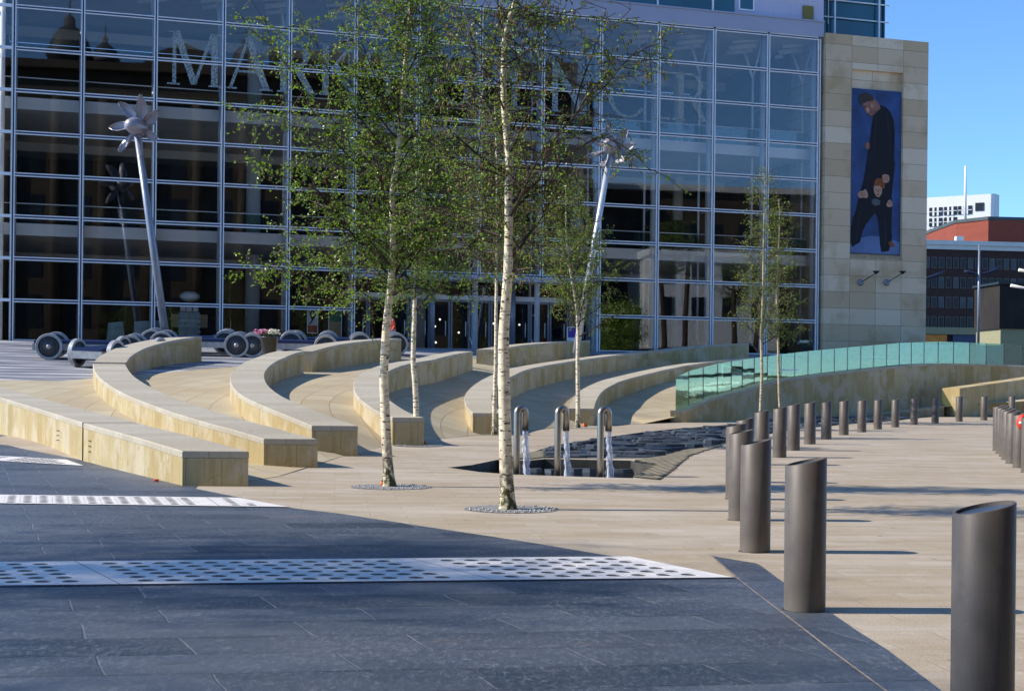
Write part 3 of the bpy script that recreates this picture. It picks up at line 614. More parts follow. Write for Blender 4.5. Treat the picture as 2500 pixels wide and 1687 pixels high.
# ------------------------------------------------------------ drain grates
def clip(poly, n0, d0):
    out = []
    for a, b in zip(poly, poly[1:]+poly[:1]):
        da = a[0]*n0[0]+a[1]*n0[1]-d0; db = b[0]*n0[0]+b[1]*n0[1]-d0
        if da <= 0: out.append(a)
        if (da < 0 < db) or (db < 0 < da):
            t = da/(da-db); out.append((a[0]+(b[0]-a[0])*t, a[1]+(b[1]-a[1])*t))
    return out
def grate(nearA, nearB, farA, s0, s1, cutA, cutB, label, rows=6, pitch=.212):
    A = hit(*nearA); Bp = hit(*nearB); Fp = hit(*farA); e1 = (Bp-A); e1.z = 0; e1.normalize(); e2 = Vector((-e1.y, e1.x, 0)); wd = (Fp-A).dot(e2)
    sk = -.36; c1, c2 = hit(*cutA), hit(*cutB)
    def loc2(p): d_ = p-A; return (d_.dot(e1), d_.dot(e2))
    a2, b2_ = loc2(c1), loc2(c2); nx, ny = (b2_[1]-a2[1]), -(b2_[0]-a2[0]); l_ = math.hypot(nx, ny); nx /= l_; ny /= l_
    if nx < 0: nx, ny = -nx, -ny
    dd = a2[0]*nx+a2[1]*ny-.02
    root = empty('drain_grate', tuple(A), 0, label, 'drain grate', 'perforated steel drain grates in the slate paving')
    rh = (wd-.16)/rows
    def wp(s, t, z): q = A+e1*(s)+e2*t; return (q.x-A.x, q.y-A.y, gl(q.x, q.y)-A.z+z)
    plate = 2.9; s = s0; pi = 0; cols = int((plate-.28)/pitch)
    while s < s1:
        m = MB(); z = .012; NH = 14
        def solid(pl, zz=z):
            pl = clip(pl, (nx, ny), dd)
            if len(pl) > 2: k = m.add([wp(x, y, zz) for x, y in pl]); m.face([k+i for i in range(len(pl))])
        def sx_(ss_, t): return ss_+sk*t
        for r in range(rows):
            t0 = .08+r*rh; t1 = t0+rh; tm = (t0+t1)/2
            for c in range(cols):
                x0 = s+.14+c*pitch; x1 = x0+pitch
                cell = [(sx_(x0, t0), t0), (sx_(x1, t0), t0), (sx_(x1, t1), t1), (sx_(x0, t1), t1)]
                cx = sx_((x0+x1)/2, tm)
                if cx*nx+tm*ny < dd-.19 and cx > s0:
                    ro = .068; ring = []; outr = []
                    for i in range(16):
                        an = 2*math.pi*i/16; dx, dy = math.cos(an), math.sin(an); ring.append((cx+ro*dx, tm+ro*dy))
                        k_ = min(pitch/2/max(abs(dx), 1e-6), rh/2/max(abs(dy), 1e-6)); ox, oy = dx*k_, dy*k_; outr.append((cx+ox+sk*oy, tm+oy))
                    a = m.add([wp(x, y, z) for x, y in outr]); b = m.add([wp(x, y, z) for x, y in ring]); c_ = m.add([wp(x, y, -.02) for x, y in ring])
                    for i in range(16):
                        i2 = (i+1) % 16; m.face((a+i, a+i2, b+i2, b+i)); m.face((b+i, b+i2, c_+i2, c_+i))
                    for cn in range(4):                       # corners of the cell beyond the 16-gon
                        q0, q1 = [(2, 2), (6, 6), (10, 10), (14, 14)][cn]
                else: solid(cell)
            for xa, xb in ((s+.004, s+.14), (s+.14+cols*pitch, s+plate-.004)):
                solid([(sx_(xa, t0), t0), (sx_(xb, t0), t0), (sx_(xb, t1), t1), (sx_(xa, t1), t1)])
        for t0, t1 in ((.0, .08), (wd-.08, wd)):
            solid([(sx_(s+.004, t0), t0), (sx_(s+plate-.004, t0), t0), (sx_(s+plate-.004, t1), t1), (sx_(s+.004, t1), t1)])
        if m.f: m.build('grate_plate', M['galv'], root, fix=False)
        s += plate; pi += 1
    m = MB()
    pl = clip([(s0, 0), (s1+plate, 0), (s1+plate, wd), (s0, wd)], (nx, ny), dd)
    k = m.add([wp(x, y, .0065) for x, y in pl]); m.face([k+i for i in range(len(pl))]); m.build('void', M['pit'], root, fix=False)
    # dark frame on the near side
    m = MB(); fr = clip([(s0, -.05), (s1+plate, -.05), (s1+plate, -.004), (s0, -.004)], (nx, ny), dd)
    k = m.add([wp(x, y, .009) for x, y in fr]); m.face([k+i for i in range(len(fr))]); m.build('frame', M['iron'], root, fix=False)
    return root
grate((0,1432),(1770,1412),(0,1374), -2.02, 7, (1580,1368),(1791,1411), 'broad perforated pale steel grate nearest the camera, crossing the slate')
grate((0,1230),(700,1239),(0,1209), -3, 5.2, (600,1219),(716,1240.5), 'middle pale steel drain grate ending at the sandstone edge near the first bench')
grate((0,1126),(190,1137),(0,1114), -3, 2.2, (150,1118),(214,1140), 'farthest thin drain grate running under the nearest bench')

# ------------------------------------------------------------ the glass fronted shop
FA = math.atan(.314); P0 = Vector((-23.8, 68.063, 0)); BZ = 3.42; TS = 1.993
shop = empty('shop_building', (P0.x, P0.y, BZ), FA, 'large glass fronted department store with blue grey mullions and etched lettering', 'shop building')
def su(u, dep=0.):                                       # distance along the front of the plane dep metres behind it, at pixel column u
    k = (u-1250)/F; nx, ny = -math.sin(FA), math.cos(FA); ox, oy = P0.x+nx*dep, P0.y+ny*dep; c_, s_ = math.cos(FA), math.sin(FA)
    return (k*oy-ox)/(c_-k*s_)
def sh_(u, v, dep=0.):                                   # (along, height above base) of a pixel on such a plane
    a, b = ray(u, v); k = a; nx, ny = -math.sin(FA), math.cos(FA); ox, oy = P0.x+nx*dep, P0.y+ny*dep
    s_ = (k*oy-ox)/(math.cos(FA)-k*math.sin(FA)); y = oy+s_*math.sin(FA)
    return s_, EYE-b*y-BZ
BU = [19,194,372,538,700,860,1013,1166,1318,1459,1600,1735,1867,1991]
BS = [su(u) for u in BU]; BS[0] = 0.
TOP = 9*TS; ENT = (5, 9)                                 # bays of the entrance lobby
for i, s_ in enumerate(BS):
    z0 = 0. if not (ENT[0] < i < ENT[1]) else 2*TS
    m = MB(); m.box((s_-.085, -.08, z0), (s_-.038, .10, TOP)); m.box((s_+.038, -.08, z0), (s_+.085, .10, TOP)); m.box((s_-.038, -.0, z0), (s_+.038, .08, TOP), mi=1)
    m.build('mullion', [M['alu'], M['gapm']], shop)
    m = MB(); m.tube([(s_, .62, 0), (s_, .62, TOP+.2)], .15, 12); m.build('column_tube', M['tubem'], shop)
    m = MB(); m.tube([(s_, 1.85, 0.9), (s_, 1.85, 8*TS-.1)], .065, 6)
    m.tube([(s_, 1.85, 8*TS-.1), (s_-.02, 3.2, TOP+.1)], .08, 6); m.tube([(s_, 1.85, 8*TS-.1), (s_, .65, TOP-.05)], .06, 6)
    m.tube([(s_, 1.85, .9), (s_, .62, .05)], .035, 6)
    for k in range(1, 8): m.tube([(s_, .62, k*TS), (s_, 1.85, k*TS)], .02, 4)
    m.build('tie_rod', M['rod'], shop)
    m = MB()
    for dx, r_ in ((-1.1, .10), (0, .15), (1.0, .13)): m.tube([(s_-.9+dx*.2, 3.1+dx*.8, TOP-.15-.1*dx), (s_+.7+dx*.2, 2.9+dx*.8, TOP+.1-.1*dx)], r_, 8)
    m.build('roof_strut', M['rod'], shop)
for k in range(0, 10):
    z = k*TS+(.06 if k == 0 else 0); m = MB()
    for a, b in ((0, ENT[0]), (ENT[1], 13)) if k < 2 else ((0, 13),):
        m = MB()
        for i in range(a, b):
            x0, x1 = BS[i]+.086, BS[i+1]-.086
            m.box((x0, -.06, z+.05), (x1, .07, z+.095)); m.box((x0, -.06, z-.08), (x1, .07, z-.035)); m.box((x0, .0, z-.035), (x1, .05, z+.05), mi=1)
        m.build('transom', [M['alu'], M['gapm']], shop)
for i in range(13):
    z0 = .1 if not (ENT[0] <= i < ENT[1]) else 2*TS+.1
    m = MB()
    k0 = 0 if z0 < 1 else 2
    for k in range(k0, 9): m.box((BS[i]+.09, .005, k*TS+.1), (BS[i+1]-.09, .030, (k+1)*TS-.085))
    m.build('glass_bay', M['facade_glass'], shop)
LEFT = -1.1; RIGHT = BS[-1]+.25
# corner and return wall on the left
m = MB()
for y in (0.0, 3.3, 6.6, 9.9, 13.2):
    m.box((LEFT-.07, y-.06, 0), (LEFT+.07, y+.06, TOP))
m.build('mullion', M['alu'], shop)
m = MB()
for k in range(10):
    z = k*TS+.02; m.box((LEFT-.05, .07, z-.07), (LEFT+.05, 13.1, z+.07)); m.box((LEFT+.07, -.05, z-.07), (-.09, .07, z+.07))
m.build('transom', M['alu'], shop)
m = MB(); m.tube([(LEFT+.55, .35, 0), (LEFT+.55, .35, TOP)], .14, 12); m.build('column_tube', M['fascia'], shop)
m = MB(); m.box((LEFT+.075, .005, .1), (-.09, .03, TOP-.1)); m.box((LEFT-.015, .07, .1), (LEFT+.01, 13.1, TOP-.1)); m.build('glass_bay', M['facade_glass'], shop)
DEEP = 17.
def slabx(m, y0, y1, z0, z1, x0=LEFT+.3, x1=RIGHT): m.box((x0, y0, z0), (x1, y1, z1))
m = MB(); slabx(m, .12, DEEP, -1.2, -.02); m.build('floor', M['carpet'], shop)
for zf in (5.42, 11.5):                                 # two open floors behind the glass
    m = MB(); slabx(m, 1.1, 1.22, zf-.20, zf+.37); slabx(m, 11.5, 11.62, zf-.62, zf-.16); m.build('slab_edge', M['fascia'], shop)
    m = MB(); slabx(m, 1.225, DEEP, zf-.16, zf+.33); m.build('floor_slab', M['soffit'], shop)
    m = MB()
    for i in range(13): m.box((BS[i]+.05, 1.14, zf+.39), (BS[i+1]-.05, 1.16, zf+1.28))
    m.build('balustrade', M['green_glass'], shop)
    m = MB(); m.tube([(LEFT+.4, 1.15, zf+1.33), (RIGHT-.3, 1.15, zf+1.33)], .028, 6); m.build('handrail', M['rod'], shop)
m = MB(); slabx(m, .12, DEEP, TOP+.12, TOP+.5); m.build('ceiling', M['soffit'], shop)
m = MB(); slabx(m, 11.5, 11.62, TOP-.75, TOP-.2); m.build('slab_edge', M['fascia'], shop)
m = MB(); slabx(m, DEEP, DEEP+.3, -.02, TOP+.1); m.box((RIGHT-.5, 3.2, 0), (RIGHT-.3, DEEP, TOP+.1)); m.box((LEFT+.22, .7, 0), (LEFT+.30, DEEP, TOP+.1)); m.build('rear_wall_and_screen', M['dark'], shop)  # last box: dark screen added inside the left return to block out the sky
for zf in (-.02, 6.0, 12.08):                              # dark shop fittings deep inside each floor
    m = MB(); x = LEFT+1
    while x < RIGHT-2:
        w_ = rnd.uniform(.8, 3.2); m.box((x, rnd.uniform(8.5, 13), zf), (x+w_, rnd.uniform(13.5, 15), zf+rnd.uniform(1.0, 2.6))); x += w_+rnd.uniform(.3, 2)
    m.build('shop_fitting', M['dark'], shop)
for uc, dz in ((614, 8.), (1020, 8.), (1403, 8), (1905, 5.5)):
    s_ = su(uc, dz); m = MB(); m.tube([(s_, dz, -.02), (s_, dz, TOP+.1)], .40, 20); m.build('round_column', M['fascia'], shop)
for uc in (1650,): s_ = su(uc, 10.5); m = MB(); m.tube([(s_, 10.5, 0), (s_, 10.5, TOP)], .32, 16); m.build('round_column', M['fascia'], shop)
# ceiling lamps seen lit behind the doors
for u, v in ((1074,780),(1062,797),(1064,836),(1268,793),(1205,790),(1120,812)):
    s_, h_ = sh_(u, v, 6.); m = MB(); m.lathe([(.02, -.06), (.07, 0), (.02, .06)], 10, (s_, 6., h_)); m.build('shop_lamp', M['lamp'], shop)
# header, upper storey and roof
m = MB(); m.box((LEFT-.1, -.10, TOP+.10), (RIGHT, .6, TOP+.92)); m.box((LEFT-.1, -.16, TOP+.92), (RIGHT, .6, TOP+1.0)); m.build('header_band', M['header'], shop)
sw = su(1792); HU = 6.
z0, z1 = TOP+1.0, TOP+1.0+HU
m = MB(); m.box((LEFT, .32, z0), (RIGHT+.2, DEEP, z1)); m.build('upper_storey', M['panel'], shop)
m = MB()
for i in range(12):
    x0 = BS[i] if i < 12 else sw; x1 = min(BS[i+1], sw)
    if x1-x0 > .5: m.box((x0+.08, .26, z0+.10), (x1-.08, .30, z0+3.4))
m.box((sw+.25, .26, z0+.35), (sw+1.05, .30, z0+1.7)); m.build('upper_window', M['teal'], shop)
m = MB()
for i in range(12): x0 = BS[i]; m.box((x0-.05, .20, z0), (x0+.05, .32, z0+3.4))
m.box((LEFT, .20, z0+.02), (sw, .32, z0+.10)); m.box((sw+.18, .24, z0+.28), (sw+.25, .32, z0+1.77)); m.box((sw+1.05, .24, z0+.28), (sw+1.12, .32, z0+1.77)); m.box((sw+.25, .24, z0+1.7), (sw+1.05, .32, z0+1.77)); m.box((sw+.25, .24, z0+.28), (sw+1.05, .32, z0+.35))
m.build('window_frame', M['alu'], shop)
m = MB()
for k in range(1, 6): m.box((sw+1.2, .305, z0+k*1.05), (RIGHT+.1, .325, z0+k*1.05+.02))
for k in range(1, 5): m.box((sw+1.2+k*1.15, .305, z0), (sw+1.22+k*1.15, .325, z1))
m.build('panel_joint', M['soffit'], shop)
s_, h_ = sh_(1966, 58); s2, h2 = sh_(1992, 14); m = MB(); m.box((s_, .24, h_-.0), (s2, .31, h2)); m.build('ochre_panel', M['ochre'], shop)
# lettering etched on the glass
def stroke(m, ox, oz, h, p, q, w1, w2=None):
    w2 = w2 or w1; a = Vector(p); b = Vector(q); t = (b-a).normalized(); n_ = Vector((-t.y, t.x))
    pts = [a-n_*w1/2, b-n_*w2/2, b+n_*w2/2, a+n_*w1/2]; m.slab([(ox+p_.x*h, oz+p_.y*h) for p_ in pts], -.012, .001)
def hst(m, ox, oz, h, x0, x1, y, t_): m.slab([(ox+x0*h, oz+(y-t_/2)*h), (ox+x1*h, oz+(y-t_/2)*h), (ox+x1*h, oz+(y+t_/2)*h), (ox+x0*h, oz+(y+t_/2)*h)], -.012, .001)
def arc(m, ox, oz, h, cx, cy, rx, ry, a0, a1, w0, w1, n_=14):
    for i in range(n_):
        A = R_(a0+(a1-a0)*i/n_); B = R_(a0+(a1-a0)*(i+1)/n_)
        fa, fb = abs(math.cos(A)), abs(math.cos(B)); wa, wb = w0+(w1-w0)*fa, w0+(w1-w0)*fb
        pts = [(cx+(rx-wa)*math.cos(A), cy+(ry-w0*1.)*math.sin(A)), (cx+rx*math.cos(A), cy+ry*math.sin(A)), (cx+rx*math.cos(B), cy+ry*math.sin(B)), (cx+(rx-wb)*math.cos(B), cy+(ry-w0)*math.sin(B))]
        m.slab([(ox+x*h, oz+y*h) for x, y in pts], -.012, .001)
T_, t_ = .125, .05
def letter(ch, ox, oz, h, wd):
    m = MB(); a = (m, ox, oz, h)
    if ch == 'M':
        stroke(*a, (.13, .02), (.13, .98), t_+.02); stroke(*a, (.16, 1.), (.50, .03), T_); stroke(*a, (.50, .03), (.83, 1.), t_+.01); stroke(*a, (.87, .02), (.87, .98), T_)
        for x0, x1 in ((.0, .24), (.76, 1.0)): hst(*a, x0, x1, .015, .03)
        hst(*a, .02, .2, .985, .03); hst(*a, .8, .98, .985, .03)
    if ch == 'A':
        stroke(*a, (.08, .02), (.42, 1.), t_+.01); stroke(*a, (.40, 1.), (.76, .02), T_); hst(*a, .2, .6, .34, .045); hst(*a, 0, .2, .015, .03); hst(*a, .62, .88, .015, .03)
    if ch in 'RPKNEB':
        stroke(*a, (.12, .0), (.12, 1.), T_); hst(*a, 0, .24, .015, .03); hst(*a, 0, .2, .985, .03)
    if ch in 'RP': hst(*a, .12, .34, .975, t_); hst(*a, .12, .34, .50, t_); arc(*a, .34, .735, .28, .262, -90, 90, .05, T_)
    if ch == 'R': stroke(*a, (.36, .50), (.66, .0), T_); hst(*a, .58, .78, .015, .03)
    if ch == 'K': stroke(*a, (.16, .42), (.60, .98), t_); stroke(*a, (.30, .60), (.66, 0.), T_); hst(*a, .5, .7, .985, .03); hst(*a, .56, .8, .015, .03)
    if ch == 'E':
        for y, x in ((.975, .58), (.52, .48), (.025, .62)): hst(*a, .12, x, y, .05)
        stroke(*a, (.57, .86), (.57, 1.), .03); stroke(*a, (.47, .43), (.47, .61), .03); stroke(*a, (.61, 0), (.61, .16), .03)
    if ch == 'N': stroke(*a, (.10, 1.), (.74, .0), T_); stroke(*a, (.78, .0), (.78, 1.), t_); hst(*a, .68, .9, .985, .03)
    if ch == 'C': arc(*a, .48, .5, .46, .52, 40, 322, .05, T_, 24); stroke(*a, (.83, .78), (.83, .98), .03); stroke(*a, (.84, .04), (.84, .2), .03)
    if ch == 'S': arc(*a, .30, .74, .25, .27, 30, 270, .05, .10, 16); arc(*a, .30, .27, .28, .29, -150, 95, .05, .12, 16)
    if ch == '&': arc(*a, .42, .77, .20, .24, -60, 240, .05, .09, 18); arc(*a, .38, .27, .34, .29, 100, 350, .05, .11, 18); stroke(*a, (.30, .60), (.80, .02), .11); stroke(*a, (.66, .26), (.82, .56), .05)
    m.build('etched_letter', M['letter'], shop)
LH = 2.62; LZ = 6*TS+.82
for ch, u in zip('MARKS&SPENCER', (409, 553, 678, 781, 886, 975, 1080, 1160, 1243, 1343, 1481, 1592, 1651)): letter(ch, su(u-9), LZ, LH if ch != 'M' else LH, 1)
# entrance lobby with framed glass doors
x0, x1 = BS[ENT[0]], BS[ENT[1]]
m = MB(); m.box((x0+.1, -.6, 2*TS-.35), (x1-.1, .9, 2*TS-.12)); m.build('entrance_canopy', M['header'], shop)
m = MB(); m.box((x0, 1.6, 2.75), (x1, 1.75, 3.0)); m.box((x0, 1.6, 3.72), (x1, 1.75, 2*TS-.1)); m.build('door_header', M['alu'], shop)
m = MB(); m.box((x0, 1.66, 3.0), (x1, 1.69, 3.72)); m.build('transom_glass', M['facade_glass'], shop)
nd = 12; dw = (x1-x0)/nd
for k in range(nd):
    a = x0+k*dw
    f = MB(); f.box((a+.02, 1.6, 0), (a+.11, 1.72, 2.75)); f.box((a+dw-.11, 1.6, 0), (a+dw-.02, 1.72, 2.75)); f.box((a+.11, 1.6, .0), (a+dw-.11, 1.7, .12)); f.box((a+.11, 1.6, 2.62), (a+dw-.11, 1.7, 2.75))
    d_ = f.build('glass_door', M['mast'], shop)
    g_ = MB(); g_.box((a+.111, 1.64, .121), (a+dw-.111, 1.66, 2.62)); g_.build('pane', M['facade_glass'], d_)
    h_ = MB(); h_.tube([(a+dw*.75, 1.55, .8), (a+dw*.75, 1.55, 1.6)], .022, 6); h_.build('handle', M['rod'], d_)
m = MB()
for k in (0, 4, 8, 12): m.tube([(x0+k*dw, 1.2, 0), (x0+k*dw, 1.2, 2*TS)], .16, 12)
m.build('lobby_column', M['mast'], shop)
def on_shop(o): return o
def shopworld(s_, dep, h_):
    c_, sn = math.cos(FA), math.sin(FA); return Vector((P0.x+c_*s_-sn*dep, P0.y+sn*s_+c_*dep, BZ+h_))
# pale posters and banners standing behind the glass
def board(name, u0, v0, u1, v1, mats, label, cat, dep=.35):
    s0, h0 = sh_(u0, v1, dep); s1, h1 = sh_(u1, v0, dep); o = empty(name, tuple(shopworld(s0, dep, h0)), FA, label, cat)
    H_ = h1-h0; W_ = s1-s0
    for i, (a, b, mt, nm) in enumerate(mats): m = MB(); m.box((0, 0, H_*a), (W_, .03, H_*b)); m.build(nm, M[mt], o)
    m = MB(); m.box((-.04, -.03, -.04), (0, .04, H_+.04)); m.box((W_, -.03, -.04), (W_+.04, .04, H_+.04)); m.box((0, -.03, H_), (W_, .04, H_+.04)); m.box((0, -.03, -.04), (W_, .04, 0)); m.build('frame', M['rod'], o)
    return o, W_, H_
o, W_, H_ = board('poster', 751, 757, 775, 812, ((0, .32, 'shopred', 'red_panel'), (.32, 1, 'poster_w', 'white_panel')), 'red and white poster with a dark figure behind the shop glass', 'poster')
m = MB(); m.slab([(W_*.1, H_*.36), (W_*.3, H_*.36), (W_*.55, H_*.55), (W_*.8, H_*.72), (W_*.86, H_*.86), (W_*.6, H_*.98), (W_*.3, H_*.96), (W_*.16, H_*.8), (W_*.3, H_*.66), (W_*.4, H_*.56)], -.02, -.004); m.build('printed_figure', M['hair'], o)
m = MB(); m.slab([(W_*.36, H_*.8), (W_*.44, H_*.7), (W_*.6, H_*.74), (W_*.62, H_*.88), (W_*.45, H_*.92)], -.026, -.021); m.build('printed_face', M['poster_w'], o)
board('banner', 803, 757, 833, 832, ((0, .62, 'tan', 'tan_panel'), (.62, 1, 'greenb', 'green_panel')), 'green and tan banner standing behind the shop glass', 'banner')
board('poster', 1386, 800, 1408, 830, ((0, .2, 'poster_w', 'white_panel'), (.2, 1, 'purple', 'purple_panel')), 'small purple poster near the right doors', 'poster')
# counter with an oval sign
s0, h0 = sh_(418, 832, 1.3); ko = empty('display_stand', tuple(shopworld(s0, 1.3, 0)), FA, 'pale display stand topped by an oval sign behind the shop glass', 'display stand')
W_ = su(505, 1.3)-s0
m = MB(); m.box((W_*.05, 0, 0), (W_*.95, .5, .35)); 
for k in range(5): m.box((W_*.2, 0, .4+k*.26), (W_*.8, .4, .56+k*.26))
m.box((W_*.22, .1, .35), (W_*.78, .38, 1.72)); m.build('shelves', M['glasscase'], ko)
for a in (.0, .8): m = MB(); m.box((W_*a, 0, .95), (W_*(a+.2), .06, 1.6)); m.build('picture_panel', M['tan'], ko)
for a in (.25, .42, .6): m = MB(); m.box((W_*a, .02, 1.75), (W_*(a+.14), .3, 2.05)); m.build('box', M['poster_w'], ko)
m = MB(); m.lathe([(.001, 0), (.5, 0), (.5, .05), (.001, .05)], 24, (0, 0, 0), 'y'); q = m.build('oval_sign', M['glasscase'], ko, (W_*.5, 0, 2.5)); q.scale = (1, 1, .5)
m = MB(); m.lathe([(.001, 0), (.4, 0), (.4, .02), (.001, .02)], 24, (0, 0, 0), 'y'); q = m.build('sign_face', M['fascia'], ko, (W_*.5, -.022, 2.5)); q.scale = (1, 1, .42)
for lab, u0, u1, hh in (('low pale fabric display behind the glass, left of the other', 258, 306, 1.15), ('low pale fabric display behind the glass, beside the leaning mast', 322, 398, 1.25)):
    s0 = su(u0, .9); s1 = su(u1, .9); o = empty('display_plinth', tuple(shopworld(s0, .9, 0)), FA, lab, 'display plinth')
    m = MB(); m.slab([(0, 0), (s1-s0, 0), (s1-s0-.15, hh), (.1, hh*.93)], 0, .5); m.build('draped_block', M['glasscase'], o); m = MB(); m.box((-.05, -.05, 0), (s1-s0+.05, .6, .06)); m.build('base', M['iron'], o)

# stair tower behind the pier
s0, h0 = sh_(2012, 95, 3.); s1, _ = sh_(2160, 95, 3.); tw = empty('stair_tower', tuple(shopworld(s0, 3., 0)), FA, 'teal glazed stair tower with silver rails rising behind the stone pier', 'stair tower')
W_ = s1-s0; m = MB(); m.box((0, 0, 0), (W_, 6, 30)); m.build('glazing', M['teal'], tw)
m = MB()
for z in [16+1.02*k for k in range(14)]: m.tube([(-.15, -.12, z), (W_+.2, -.12, z)], .045, 6)
m.build('rail', M['rod'], tw)
m = MB()
for x in (.55, W_-.55): m.tube([(x, -.25, 0), (x, -.25, 30)], .06, 8)
m.build('post', M['rod'], tw)
m = MB()
for x in (.15, W_-.18): m.box((x, -.05, 0), (x+.1, -.004, 30))
m.build('edge_fin', M['iron'], tw)

# stone pier with the tall picture
s0, _ = sh_(2012, 500, -.25); s1, _ = sh_(2263, 500, -.25); PW = s1-s0; PH = 21.68-BZ
pr = empty('stone_pier', tuple(shopworld(s0, -.25, 0)), FA, 'tall pale ashlar stone pier at the right end of the glass front', 'pier')
def pz(h): return h-BZ
a0, a1 = PW*.253, PW*.753; zt, zb_ = pz(19.78), pz(9.05)
m = MB(); m.box((0, 0, -1.5), (PW, 6, zb_)); m.box((0, 0, zt), (PW, 6, PH)); m.box((0, 0, zb_), (a0, 6, zt)); m.box((a1, 0, zb_), (PW, 6, zt)); m.box((a0, .22, zb_), (a1, 6, zt)); m.build('ashlar', M['pier'], pr)
m = MB(); m.box((a0+.01, .02, zb_), (a1-.01, .2, zb_+.22)); m.build('sill', M['stone_post'], pr)
pb, pt = pz(9.35), pz(18.72)
po = empty('tall_picture', tuple(shopworld(s0+a0, -.25, pb)), FA, 'tall blue picture of a dark clad man standing over a red haired child', 'picture')
QW = a1-a0-.1; QH = pt-pb
def fx(x, y): return (.05+(x-65+23*(y-115)/1310)/395*QW, QH*(1-(y-120)/1310))
m = MB(); m.box((.05, .12, 0), (.05+QW, .19, QH)); m.build('backdrop', M['blue'], po)
m = MB(); m.slab([fx(42, 1425), fx(437, 1425), fx(440, 1330), fx(330, 1290), fx(200, 1285), fx(50, 1330)], .112, .119); m.build('studio_floor', M['bluef'], po)
def fig(name, mat, L, d_): m = MB(); m.slab([fx(*p) for p in L], .104-d_*.005, .108-d_*.005); m.build(name, M[mat], po)
fig('printed_coat', 'blackc', [(232,345),(262,290),(292,238),(335,252),(372,290),(396,350),(404,440),(402,560),(396,640),(404,700),(396,780),(385,870),(376,960),(378,1060),(372,1180),(376,1320),(350,1400),(290,1412),(280,1350),(272,1190),(268,1150),(243,1102),(205,1150),(168,1200),(140,1260),(122,1340),(60,1380),(48,1340),(52,1240),(64,1160),(92,1090),(112,990),(140,900),(158,830),(172,740),(190,620),(204,560),(216,440)], 0)
for q_ in ([(250,330),(262,330),(246,560),(238,700),(228,700),(236,540)], [(330,300),(346,305),(372,480),(368,640),(356,640),(358,480)], [(200,640),(210,640),(196,820),(180,960),(172,960),(186,800)], [(120,1080),(134,1080),(112,1240),(92,1360),(80,1360),(98,1230)], [(310,1120),(322,1120),(330,1260),(328,1370),(318,1370),(316,1250)]): fig('coat_fold', 'fold', q_, 1)
fig('printed_head', 'skind', [(140,235),(152,262),(165,282),(172,300),(185,318),(205,335),(228,343),(240,325),(262,300),(292,262),(275,225),(250,200),(240,180),(200,170),(150,200)], 1)
fig('printed_hair', 'hair', [(122,230),(118,205),(125,175),(145,155),(175,146),(205,152),(228,170),(238,190),(232,210),(200,215),(165,230),(140,250)], 2)
fig('printed_face', 'skin', [(176,268),(190,262),(205,280),(200,310),(186,305),(176,290)], 3)
fig('printed_brow', 'skind', [(146,236),(176,252),(186,262),(178,262),(150,246)], 4)
fig('printed_eye', 'hair', [(160,262),(172,264),(176,270),(164,270)], 5)
fig('printed_mouth', 'hair', [(186,316),(204,322),(206,328),(190,324)], 5)
fig('printed_ear', 'skin', [(214,232),(226,236),(230,256),(222,268),(212,256)], 5)
fig('printed_jaw_shadow', 'hair', [(206,335),(228,343),(250,318),(270,290),(262,290),(236,318),(220,330)], 5)
fig('printed_eye', 'hair', [(246,912),(258,912),(258,918),(246,918)], 5); fig('printed_eye', 'hair', [(272,914),(286,914),(286,920),(272,920)], 5)
fig('printed_mouth', 'hair', [(254,950),(274,950),(270,958),(258,958)], 5); fig('printed_nose_shadow', 'skind', [(262,918),(268,918),(272,938),(260,938)], 5)
for q_ in ([(310,805),(314,804),(318,840),(313,842)], [(326,798),(330,798),(332,836),(327,838)], [(340,802),(344,803),(342,840),(337,842)], [(120,950),(160,940),(160,944),(122,956)], [(124,966),(168,958),(168,962),(126,972)], [(344,1006),(378,1008),(378,1012),(344,1011)], [(342,1020),(380,1024),(380,1028),(342,1025)]): fig('printed_finger_shadow', 'skind', q_, 6)
fig('printed_hand', 'skind', [(168,556),(182,540),(202,545),(204,585),(190,602),(170,590)], 1)
fig('printed_child_face', 'skin', [(232,900),(245,880),(285,885),(300,905),(296,945),(276,975),(255,972),(236,940)], 2)
fig('printed_child_hair', 'ginger', [(228,900),(240,845),(262,825),(300,820),(322,860),(318,900),(300,905),(280,885),(245,885)], 3)
fig('printed_hand', 'skin', [(300,800),(320,788),(352,795),(358,820),(350,850),(325,860),(305,845)], 4)
fig('printed_hand', 'skin', [(104,960),(120,938),(150,930),(165,915),(178,930),(188,965),(180,988),(150,985),(118,990)], 2)
fig('printed_hand', 'skin', [(332,1030),(345,1000),(362,988),(380,1010),(384,1036),(360,1050),(338,1046)], 2)
fig('printed_shirt', 'web', [(215,1000),(245,985),(285,1000),(280,1035),(245,1045),(218,1030)], 2)
fig('printed_shoe', 'ginger', [(345,1330),(370,1318),(396,1350),(392,1368),(355,1362)], 2)
for u, lab in ((2096, 'left round floodlight on an arm below the tall picture'), (2160, 'right round floodlight on an arm below the tall picture')):
    s_, h_ = sh_(u+4, 690, -.25); o = empty('floodlight', tuple(shopworld(s_, -.25, h_)), FA, lab, 'floodlight', 'floodlights below the tall picture')
    m = MB(); m.lathe([(.001, 0), (.17, -.01), (.19, -.05), (.1, -.10), (.001, -.11)], 16, (0, -.005, 0), 'y'); m.build('mount', M['mast'], o)
    m = MB(); m.tube([(0, -.1, 0), (.35, -1.0, .45)], .025, 6); m.build('arm', M['iron'], o)
    m = MB(); m.lathe([(.05, 0), (.09, .05), (.2, .14), (.2, .17), (.001, .17)], 14, (.38, -1.05, .42)); m.build('lamp_head', M['iron'], o)

